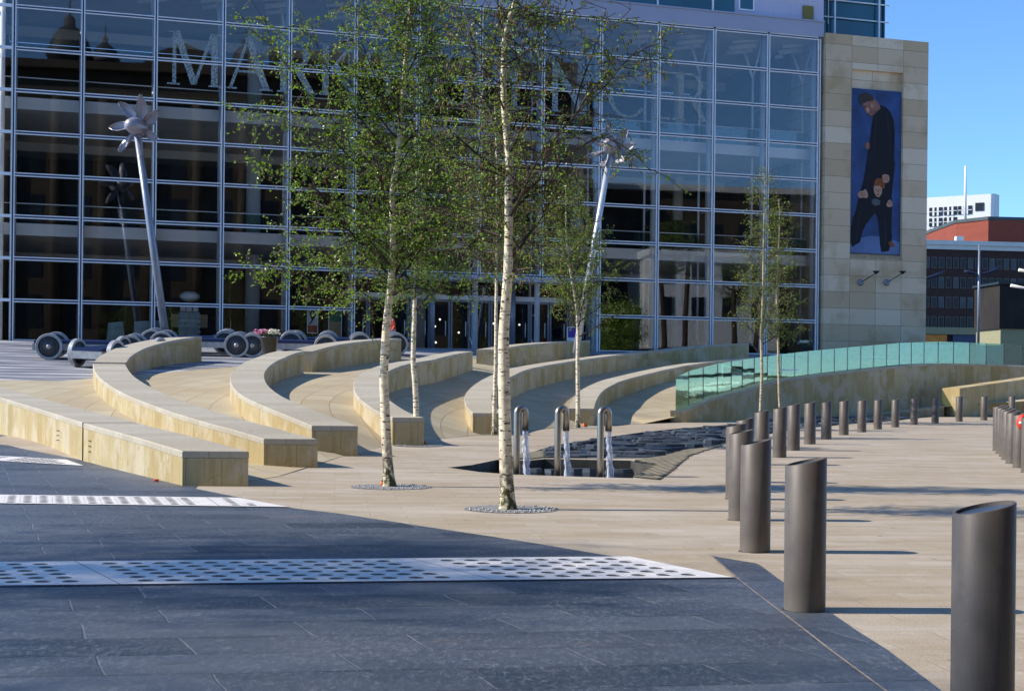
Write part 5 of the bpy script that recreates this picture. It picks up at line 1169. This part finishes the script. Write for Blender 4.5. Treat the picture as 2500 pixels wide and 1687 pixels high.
big_tree(-25.5, 3.5, 0, 21, 12.0, 5.0, 150, 5, 'tall unseen tree added left of the frame to shade the slate, level with the camera')
big_tree(-26.5, 11.0, 0, 20, 12.0, 4.6, 110, 6, 'tall unseen tree added left of the frame to shade the slate, before the benches')
# tree grates and gravel rings
for u, v, r, lab in ((1248,1243,.60,'round tree grate with pale gravel at the foot of the tallest birch'), (955,1189,.62,'round tree grate with pale gravel at the foot of the left front birch'), (1022,1088,.58,'round tree grate at the foot of the slim birch behind'), (1210,1061,.66,'round tree grate behind the tallest birch'), (1416,1045,.7,'round tree grate of the thin birch between spouts')):
    p = hit(u, v); o = empty('tree_grate', tuple(p), 0, lab, 'tree grate', 'round tree grates'); rg = random.Random(u)
    m = MB(); k = m.add([(math.cos(2*math.pi*i/40)*r, math.sin(2*math.pi*i/40)*r, .005) for i in range(40)]); m.face([k+i for i in range(40)]); m.build('ring', M['ringm'], o, fix=False)
    m = MB()
    for _ in range(420):
        a = rg.uniform(0, 6.28); q = r*rg.uniform(.30, 1.0)**.6; x, y = q*math.cos(a), q*math.sin(a); s_ = rg.uniform(.008, .022)
        if rg.random() < .45+.4*math.cos(a+.9): m.lathe([(.001, .005), (s_, .007+s_*.3), (.001, .007+s_*.9)], 5, (x, y, 0))
    m.build('gravel', M['gravel'], o)['kind'] = 'stuff'

# ------------------------------------------------------------ leaning wind masts
def mast(bu, bv, tu, tv, z, r, label, mat, mv, R0, ph, tilt):
    b_ = P(bu, bv, z); t = P(tu, tv, z); g = gu(b_.x, b_.y); d_ = (t-b_); k = (b_.z-g)/(-d_.z) if d_.z else 0
    foot = b_+d_*((g-b_.z)/d_.z); o = empty('wind_mast', tuple(foot), 0, label, 'wind sculpture', 'leaning masts topped by steel vanes')
    v = t-foot; m = MB(); m.tube([(0, 0, -.1), tuple(v*.5), tuple(v)], [r*1.12, r*1.03, r*.9], 16); m.build('pole', M[mat], o)
    m = MB(); m.lathe([(r*1.9, -.02), (r*1.9, .05), (r*1.2, .06)], 16); m.build('base_collar', M['iron'], o)
    ax = Vector(tilt).normalized(); q = ax.to_track_quat('Z', 'Y'); hc = v+Vector((0, 0, r*1.4))
    prof = [(.02, -.62), (.24, -.40), (.34, -.3), (.36, -.05), (.33, .25), (.22, .5), (.05, .58)]
    m = MB(); m.lathe([(a*R0, b*R0) for a, b in prof], 20); h_ = m.build('hub', M[mv], o, tuple(hc)); h_.rotation_mode = 'QUATERNION'; h_.rotation_quaternion = q
    for i in range(7):
        a = 2*math.pi*i/7+ph; er = Vector((math.cos(a), math.sin(a), 0)); et = Vector((-math.sin(a), math.cos(a), 0)); ez = Vector((0, 0, 1)); m = MB(); rows = []
        for j in range(8):
            s_ = j/7; rad = (.28+.98*s_)*R0; w_ = (.12+.34*math.sin(math.pi*min(1, s_*.86+.10)))*R0*(1 if j < 7 else .25); tw = .9-.75*s_
            c = er*rad+(ez*(-.05+.22*s_**3)+et*.16*s_*s_)*R0; row = []
            for k_ in range(6):
                y = (k_/5-.5); cup = .55*(.25-y*y)*R0; row.append(c+(et*math.cos(tw)+ez*math.sin(tw))*y*w_-(ez*math.cos(tw)-et*math.sin(tw))*cup)
            rows.append(row)
        n1 = m.add([p for row in rows for p in row]); n2 = m.add([p+ez*.02 for row in rows for p in row])
        for j in range(7):
            for k_ in range(5):
                a_ = n1+j*6+k_; b2 = n2+j*6+k_; m.face((a_, a_+1, a_+7, a_+6), None, True); m.face((b2, b2+6, b2+7, b2+1), None, True)
            for e0 in (0, 5): m.face((n1+j*6+e0, n1+j*6+6+e0, n2+j*6+6+e0, n2+j*6+e0))
        vn = m.build('vane', M['vane'], o, tuple(hc)); vn.rotation_mode = 'QUATERNION'; vn.rotation_quaternion = q
    return o
mast(405, 822, 334, 322, 60.5, .155, 'left leaning grey mast with a whirl of cupped steel vanes', 'mast', 'vane', 1.06, .3, (-.42, -.90, -.02))
mast(1425, 745, 1490, 372, 69, .15, 'right leaning pale mast with steel vanes, seen through branches', 'mast_w', 'vane', 1.0, .8, (-.30, -.85, .45))

# ------------------------------------------------------------ wheeled trolleys on the upper plaza
def trolley():
    root = empty('wheeled_trolley', (0, 0, 0)); L_, W_, r = 4.2, 1.5, .50
    m = MB(); m.box((-L_/2, -W_/2+.2, .50), (L_/2, W_/2-.2, .72)); m.build('deck', M['navy'], root)
    for s_ in (-1, 1):
        m = MB(); m.box((-L_/2-.02, s_*(W_/2-.2)-.02, .36), (L_/2+.02, s_*(W_/2-.2)+.05, .60)); m.build('side_rail', M['silver'], root)
        m = MB(); m.box((s_*(L_/2+.02)-.03, -W_/2+.14, .34), (s_*(L_/2+.02)+.04, W_/2-.12, .60)); m.build('end_rail', M['silver'], root)
    for x in (-1.5, 1.5):
        m = MB(); m.tube([(x, -W_/2-.06, r), (x, W_/2+.06, r)], .085, 12); m.build('axle', M['navy2'], root)
        for s_ in (-1, 1):
            y = s_*(W_/2+.02); m = MB(); m.lathe([(.001, -.05), (r-.09, -.05), (r-.09, .05), (.001, .05)], 32, (x, y, r), 'y'); w_ = m.build('wheel', M['web'], root)
            m = MB(); n = 40; pr = [(r-.10, -.085), (r-.01, -.09), (r, -.07), (r, .07), (r-.01, .09), (r-.10, .085)]; rings = []
            for a, b in pr: rings.append(m.add([(x+a*math.cos(2*math.pi*j/n), y+b, r+a*math.sin(2*math.pi*j/n)) for j in range(n)]))
            for a, b in zip(rings, rings[1:]+rings[:1]):
                for j in range(n): m.face((a+j, a+(j+1) % n, b+(j+1) % n, b+j), None, False)
            m.build('rim', M['silver'], w_)
            m = MB(); m.lathe([(.10, -.08*s_), (.10, s_*.12), (.07, s_*.16), (.001, s_*.17)], 18, (x, y, r), 'y'); m.build('hub', M['hub'], w_)
            m = MB(); n_ = 30; k = m.add([(x+.27*math.cos(2*math.pi*j/n_), y+s_*.055, r+.27*math.sin(2*math.pi*j/n_)) for j in range(n_)]+[(x+.24*math.cos(2*math.pi*j/n_), y+s_*.055, r+.24*math.sin(2*math.pi*j/n_)) for j in range(n_)])
            for j in range(n_): m.face((k+j, k+(j+1) % n_, k+n_+(j+1) % n_, k+n_+j))
            m.build('web_ring', M['iron'], w_, fix=False)
    return root
tp = trolley()
# (pixel of the near left wheel's foot, heading, scale, tilt)
TR = [(120, 879, R_(8), 'leftmost blue wheeled trolley with one broad grey wheel facing us', (-1.5, -.77)),
      (189, 896, R_(74), 'nearest blue wheeled trolley, seen end on beside the rear of the second bench', (-1.5, .77)),
      (577, 873, R_(6), 'blue wheeled trolley behind the second bench end, left of the planter', (1.5, -.77)),
      (795, 874, R_(8), 'blue wheeled trolley just right of the flower planter', (1.5, -.77)),
      (548, 871, R_(9), 'blue wheeled trolley close behind the one left of the planter', (1.5, -.77)),
      (722, 871, R_(8), 'blue wheeled trolley between the planter and its right hand neighbour', (1.5, -.77)),
      (880, 871, R_(8), 'second farthest blue wheeled trolley, hidden up to its wheel tops', (1.5, -.77)),
      (968, 872, R_(8), 'farthest blue wheeled trolley, mostly hidden behind the offset bench', (1.5, -.77))]
for i, (u, v, rz, lab, off) in enumerate(TR):
    o = tp if i == 0 else copy_tree(tp)
    p = hit(u, v, gu, z0=30.); 
    if i >= 3: p = P(u, v, (0, 0, 0, 59.5, 60.8, 62.2, 62.4, 63.6)[i]); p.z = gu(p.x, p.y)
    c_, s_ = math.cos(rz), math.sin(rz); x = p.x-(c_*off[0]-s_*off[1]); y = p.y-(s_*off[0]+c_*off[1])
    e_ = .5; gx = (gu(x+e_, y)-gu(x-e_, y))/(2*e_); gy = (gu(x, y+e_)-gu(x, y-e_))/(2*e_)
    nrm = Vector((-gx, -gy, 1)).normalized(); q = Vector((0, 0, 1)).rotation_difference(nrm) @ Matrix.Rotation(rz, 3, 'Z').to_quaternion()
    o.rotation_mode = 'QUATERNION'; o.rotation_quaternion = q; o.location = (x, y, gu(x, y)+.01)
    tag(o, lab, 'trolley', 'blue wheeled trolleys on the upper plaza')

# ------------------------------------------------------------ planters
def planter(p, r, h, label, cols):
    o = empty('planter', tuple(p), 0, label, 'planter'); rg = random.Random(3)
    m = MB(); m.lathe([(r*.66, 0), (r*.70, .03), (r*.98, h*.93), (r*1.03, h*.94), (r*1.03, h), (r*.93, h), (r*.9, h*.9)], 26); m.build('pot', M['pot'], o)
    m = MB(); m.lathe([(r*.9, h*.88), (r*.6, h*.97), (.001, h)], 16)
    for _ in range(160):
        a = rg.uniform(0, 6.28); q = r*rg.random()**.5; c = Vector((q*math.cos(a), q*math.sin(a), h+rg.uniform(0, .12))); d_ = Vector((rg.uniform(-1, 1), rg.uniform(-1, 1), rg.uniform(0, 1))).normalized()*.07; b = d_.orthogonal()*.5; k = m.add([c, c+d_*.5+b, c+d_, c+d_*.5-b]); m.face((k, k+1, k+2, k+3))
    m.build('foliage', M['green'], o)
    for nm, mt, cx in cols:
        m = MB()
        for _ in range(130):
            c = Vector((cx*r+rg.gauss(0, r*.32), rg.gauss(0, r*.45), h+rg.uniform(.06, .24))); s_ = rg.uniform(.025, .05)
            m.lathe([(.001, 0), (s_, s_*.4), (s_*.8, s_*.8), (.001, s_)], 6, tuple(c))
        m.build(nm, M[mt], o)
p = P(657, 869, 51.5); p.z = min(p.z, 9); planter(Vector((p.x, 51.5, P(657, 871, 51.5).z)), .33, .72, 'dark tapered planter with pink and cream flowers by the third bench', (('pink_flowers', 'pink', -.75), ('cream_flowers', 'white', .4)))
p = P(1969, 868, 77); planter(Vector((p.x, 77, gu(p.x, 77))), .34, .8, 'small dark planter with white flowers beside the stone pier', (('white_flowers', 'white', -.3),))

# ------------------------------------------------------------ stairs, sunlit walls and panels behind the balustrade
def wblock(name, L, zt, zb, th, label, cat, mat='bench'):
    """wall through pixel columns: L = [(u, depth)...], heights from pixels vt"""
    pts = [P(u, v, z) for u, v, z in L]; o = empty(name, (pts[0].x, pts[0].y, 0), 0, label, cat); m = MB()
    for a, b in zip(pts, pts[1:]):
        ax, ay, bx_, by = a.x-pts[0].x, a.y-pts[0].y, b.x-pts[0].x, b.y-pts[0].y; n_ = Vector((-(by-ay), bx_-ax)).normalized()*th
        k = m.add([(ax, ay, zb), (bx_, by, zb), (bx_+n_.x, by+n_.y, zb), (ax+n_.x, ay+n_.y, zb), (ax, ay, a.z), (bx_, by, b.z), (bx_+n_.x, by+n_.y, b.z), (ax+n_.x, ay+n_.y, a.z)])
        for f, uv in (((4,5,6,7), 1), ((0,1,5,4), 1), ((2,3,7,6), 1), ((3,0,4,7), 1), ((1,2,6,5), 1)): m.face([k+i for i in f], [(0, 0), ((b-a).length, 0), ((b-a).length, 1.5), (0, 1.5)])
    m.build('cladding', M[mat], o); return o
o = empty('stone_stairs', (7.6, 61.6, .3), R_(22), 'dark stepped stone stairs seen through the left end of the balustrade', 'stairs')
m = MB()
for k in range(12): m.box((k*.36, 0, 0), (k*.36+.36 if k < 11 else 5.6, 2.6, .95+k*.09 if k < 8 else 1.6))
m.build('steps', M['soffit'], o); m = MB(); m.tube([(1.6, -.1, 2.3), (2.6, -.1, 2.05), (5.4, -.1, 2.15)], .03, 6); m.tube([(1.6, -.1, 1.4), (1.6, -.1, 2.3)], .03, 6); m.build('handrail', M['rod'], o)
wblock('low_wall', [(1970,862,79.0),(2052,853,75.4)], 0, 2.2, .5, 'low sunlit wall seen through the balustrade beside the pier foot', 'wall', 'coping')
wblock('low_wall', [(2340,842,88.),(2440,843,80.),(2560,846,75.)], 0, 2.2, .5, 'long sunlit low wall glowing green through the right end of the balustrade', 'wall', 'coping')
wblock('display_hoarding', [(2205,842,78),(2340,841,79)], 0, 2.2, .3, 'grey blue hoarding seen through the balustrade right of the pier', 'hoarding', 'glasscase')
# slots and vents in the nearest bench, litter
def vents(u, v, z, lab, nx_=3, nz=3):
    p = P(u, v, z); o = empty('wall_vent', (p.x, p.y, p.z), 0, lab, 'wall vent', 'small drilled vents in the bench faces'); m = MB()
    for i in range(nx_):
        for k in range(nz): m.box((i*.045, -.012, -k*.10), (i*.045+.016, .03, -k*.10+.016))
    q = m.build('drilled_holes', M['pit'], o); o.rotation_euler = (0, 0, R_(-58)); return o
vents(139, 1052, 29.98, 'left cluster of small drilled holes in the nearest bench face'); vents(217, 1077, 26.86, 'right cluster of small drilled holes in the nearest bench face')
p = hit(380, 1176); m = MB(); m.lathe([(.001, 0), (.022, .003), (.019, .04), (.023, .07), (.001, .073)], 10, (0, 0, 0), 'x'); q = m.build('crushed_can', M['red'], None, (p.x, p.y-.1, p.z+.035)); q.rotation_euler = (0, .1, .5); tag(q, 'small red crushed can on the slate by the nearest bench', 'can')
for u, v, s_, lab in ((931,1185,.07,'orange cup at the foot of the left front birch'), (1032,1084,.08,'orange shard at the foot of the slim birch behind'), (1192,1057,.10,'orange shard left of the tallest birch, by its hidden neighbour'), (1424,1042,.13,'orange shard at the foot of the thin birch between spouts')):
    p = hit(u, v); m = MB(); m.lathe([(s_*.5, 0), (s_*.62, s_*.3), (s_*.8, s_*.9), (s_*.74, s_*.9), (s_*.4, .02)], 12); q = m.build('plastic_cup', M['orange'], None, (p.x, p.y, p.z+.005)); q.rotation_euler = (.5, .7, .3); tag(q, lab, 'plastic cup', 'orange litter by the birches')
# red bag on the right edge
p = P(2497, 1020, 27.5); o = empty('carrier_bag', (p.x, p.y, p.z-.2), 0, 'red and white carrier bag hung on the bollard at the right edge', 'bag')
m = MB(); m.lathe([(.06, -.02), (.11, .05), (.12, .14), (.07, .24), (.02, .27)], 14); m.build('bag', M['red'], o); m = MB(); m.lathe([(.001, 0), (.06, .01), (.055, .05), (.001, .06)], 12, (-.05, -.09, .08)); m.build('white_print', M['poster_w'], o)

# ------------------------------------------------------------ walking person in red
def skin_figure(name, pts, edges, rads, mat, parent, lev=2):
    me = bpy.data.meshes.new(name); me.from_pydata(pts, edges, []); o = bpy.data.objects.new(name, me); C.objects.link(o); o.parent = parent
    md = o.modifiers.new('s', 'SKIN'); 
    for v, r in zip(me.skin_vertices[0].data, rads): v.radius = r if hasattr(r, '__len__') else (r, r)
    me.skin_vertices[0].data[0].use_root = True
    sb = o.modifiers.new('u', 'SUBSURF'); sb.levels = lev; sb.render_levels = lev; me.materials.append(M[mat]); return o
p = P(958, 858, 68.5); g = gu(p.x, p.y); o = empty('person', (p.x, p.y, g+.02), R_(10), 'person in a red top and pale trousers walking by the shop doors', 'person')
body = [(0,0,.95),(0,0,1.2),(-.02,0,1.42),(-.06,0,1.53),(-.10,-.01,1.64),(-.12,-.01,1.74),(.0,-.2,1.42),(.06,-.25,1.15),(-.06,-.28,.93),(0,.2,1.42),(-.08,.25,1.16),(-.2,.25,.98),(.0,-.1,.9),(.12,-.11,.5),(.30,-.11,.12),(.22,-.12,.04),(-.01,.1,.9),(-.14,.1,.5),(-.2,.1,.09),(-.32,.1,.04)]
be = [(0,1),(1,2),(2,3),(3,4),(4,5),(2,6),(6,7),(7,8),(2,9),(9,10),(10,11),(0,12),(12,13),(13,14),(14,15),(0,16),(16,17),(17,18),(18,19)]
skin_figure('body', body, be, [.13,.13,.14,.055,.085,.075,.055,.04,.03,.055,.04,.03,.08,.055,.04,.035,.08,.055,.04,.035], 'skin', o)
skin_figure('red_top', [body[i] for i in (0,1,2,6,7,8,9,10,11)], [(0,1),(1,2),(2,3),(3,4),(4,5),(2,6),(6,7),(7,8)], [.155,.155,.165,.075,.06,.045,.075,.06,.045], 'red', o)
skin_figure('trousers', [body[i] for i in (0,12,13,14,16,17,18)], [(0,1),(1,2),(2,3),(0,4),(4,5),(5,6)], [.14,.10,.075,.055,.10,.075,.055], 'trouser', o)
m = MB(); m.lathe([(.001, -.02), (.085, .02), (.10, .10), (.07, .17), (.001, .19)], 14, (-.105, -.01, 1.62)); m.build('hair', M['hair'], o)

# ------------------------------------------------------------ the old exchange building behind the camera (seen mirrored in the glass)
def mirror(u, t):
    k = (u-1250)/F; s0_ = su(u); p = shopworld(s0_, 0, 0); n_ = Vector((-math.sin(FA), math.cos(FA))); d_ = Vector((k, 1)); r_ = d_-2*d_.dot(n_)*n_
    return Vector((p.x+r_.x*t, p.y+r_.y*t))
A_, B_ = mirror(-250, 74), mirror(1440, 74); ea = math.atan2(B_.y-A_.y, B_.x-A_.x); EL = (B_-A_).length; EH = 33.0
ex = empty('exchange_building', (A_.x, A_.y, 0), ea, 'sooty sandstone exchange hall with domes standing behind the viewer', 'building')
def ru(u):                                               # place along its front that is mirrored at pixel column u
    return (u+250)/1690*EL
m = MB(); m.box((0, -14, 0), (EL, 0, EH)); m.build('wall', M['sooty'], ex)
for a, b, zz, y0_ in ((1.5, 4., 0, 0),): pass
m = MB()
x = 1.
while x < EL: m.tube([(x, .35, 6), (x, .35, EH-3)], .55, 10); x += 4.6
m.build('half_columns', M['sooty'], ex)
m = MB()
for z, d_ in ((5, .9), (EH-3, .9), (EH-.4, 1.3)): m.box((-.5, -.2, z), (EL+.5, d_, z+.8))
m.build('cornice', M['sooty'], ex)
m = MB(); x = 1.
while x < EL-4:
    for z in (1, 7, 12, 17, 22, 26.5): m.box((x+1.2, .002, z), (x+3.4, .06, z+3.2))
    x += 4.6
m.build('windows', M['window'], ex)
def dome(x, r, z0_, nm='dome'):
    m = MB(); m.lathe([(r, 0), (r, r*.5), (r*1.1, r*.55), (r*1.05, r*.7), (r*.98, r*1.0), (r*.75, r*1.5), (r*.4, r*1.85), (r*.22, r*1.95), (r*.22, r*2.3), (r*.05, r*2.5), (.03, r*3.3)], 20, (x, -3, z0_)); m.build(nm, M['lead'], ex)
dome(ru(128), 2.2, EH+.4); dome(ru(215), 1.4, EH+.4, 'turret'); dome(ru(560), 1.6, EH+.4, 'turret')
for a, b in ((620, 900), (1000, 1180), (1260, 1400)):
    m = MB(); m.box((ru(a), -6, EH+.4), (ru(b), .2, EH+2.6)); m.build('attic', M['sooty'], ex)
m = MB(); m.slab([(ru(300), EH+.4), (ru(520), EH+.4), (ru(470), EH+2), (ru(410), EH+3.0), (ru(350), EH+2)], -6, -.5); m.build('gable', M['sooty'], ex)
def mblock(name, u0, u1, t, h, mt, lab, wins):
    a, b = mirror(u0, t), mirror(u1, t); an = math.atan2(b.y-a.y, b.x-a.x); L_ = (b-a).length; o = empty(name, (a.x, a.y, 0), an, lab, 'building')
    m = MB(); m.box((0, -10, -.5), (L_, 0, h)); m.build('wall', M[mt], o); m = MB(); m.box((-.3, -10.3, h), (L_+.3, .5, h+.7)); m.build('cornice', M['soffit'], o)
    m = MB(); x = 1.2
    while x < L_-2:
        for z in wins: m.box((x, .002, z), (x+1.5, .06, z+2.2))
        x += 3.3
    m.build('windows', M['window'], o)
mblock('pale_building', 1585, 1900, 72, 15.5, 'wht', 'pale rendered building right of the viewer, mirrored in the lower glass', (9., 12.6))
mblock('brown_building', 1442, 1990, 92, 25, 'sooty', 'brown street block right of the viewer, mirrored in the upper glass', (3, 7, 11, 15, 19))
for u, t, hh, hb, rc, n, sd_, lab, tr, lf_ in ((1515, 58, 9.5, 3.5, 3.4, 130, 9, 'dark leafy street tree right of the frame, mirrored in the glass', ((0, 0),), 1),
    (1640, 56, 17, 12.0, 3.2, 14, 10, 'bare trunked street tree right of the frame before the pale building', ((-1.1, 0), (.9, .6)), 0), (1800, 56, 14, 9.0, 3.2, 26, 12, 'sparse street tree right of the frame nearest the pier', ((-.5, 0), (1.6, .5)), 0)):
    q_ = mirror(u, t); big_tree(q_.x, q_.y, .2, hh, hb, rc, n, sd_, lab, .16, 'leaf', tr)
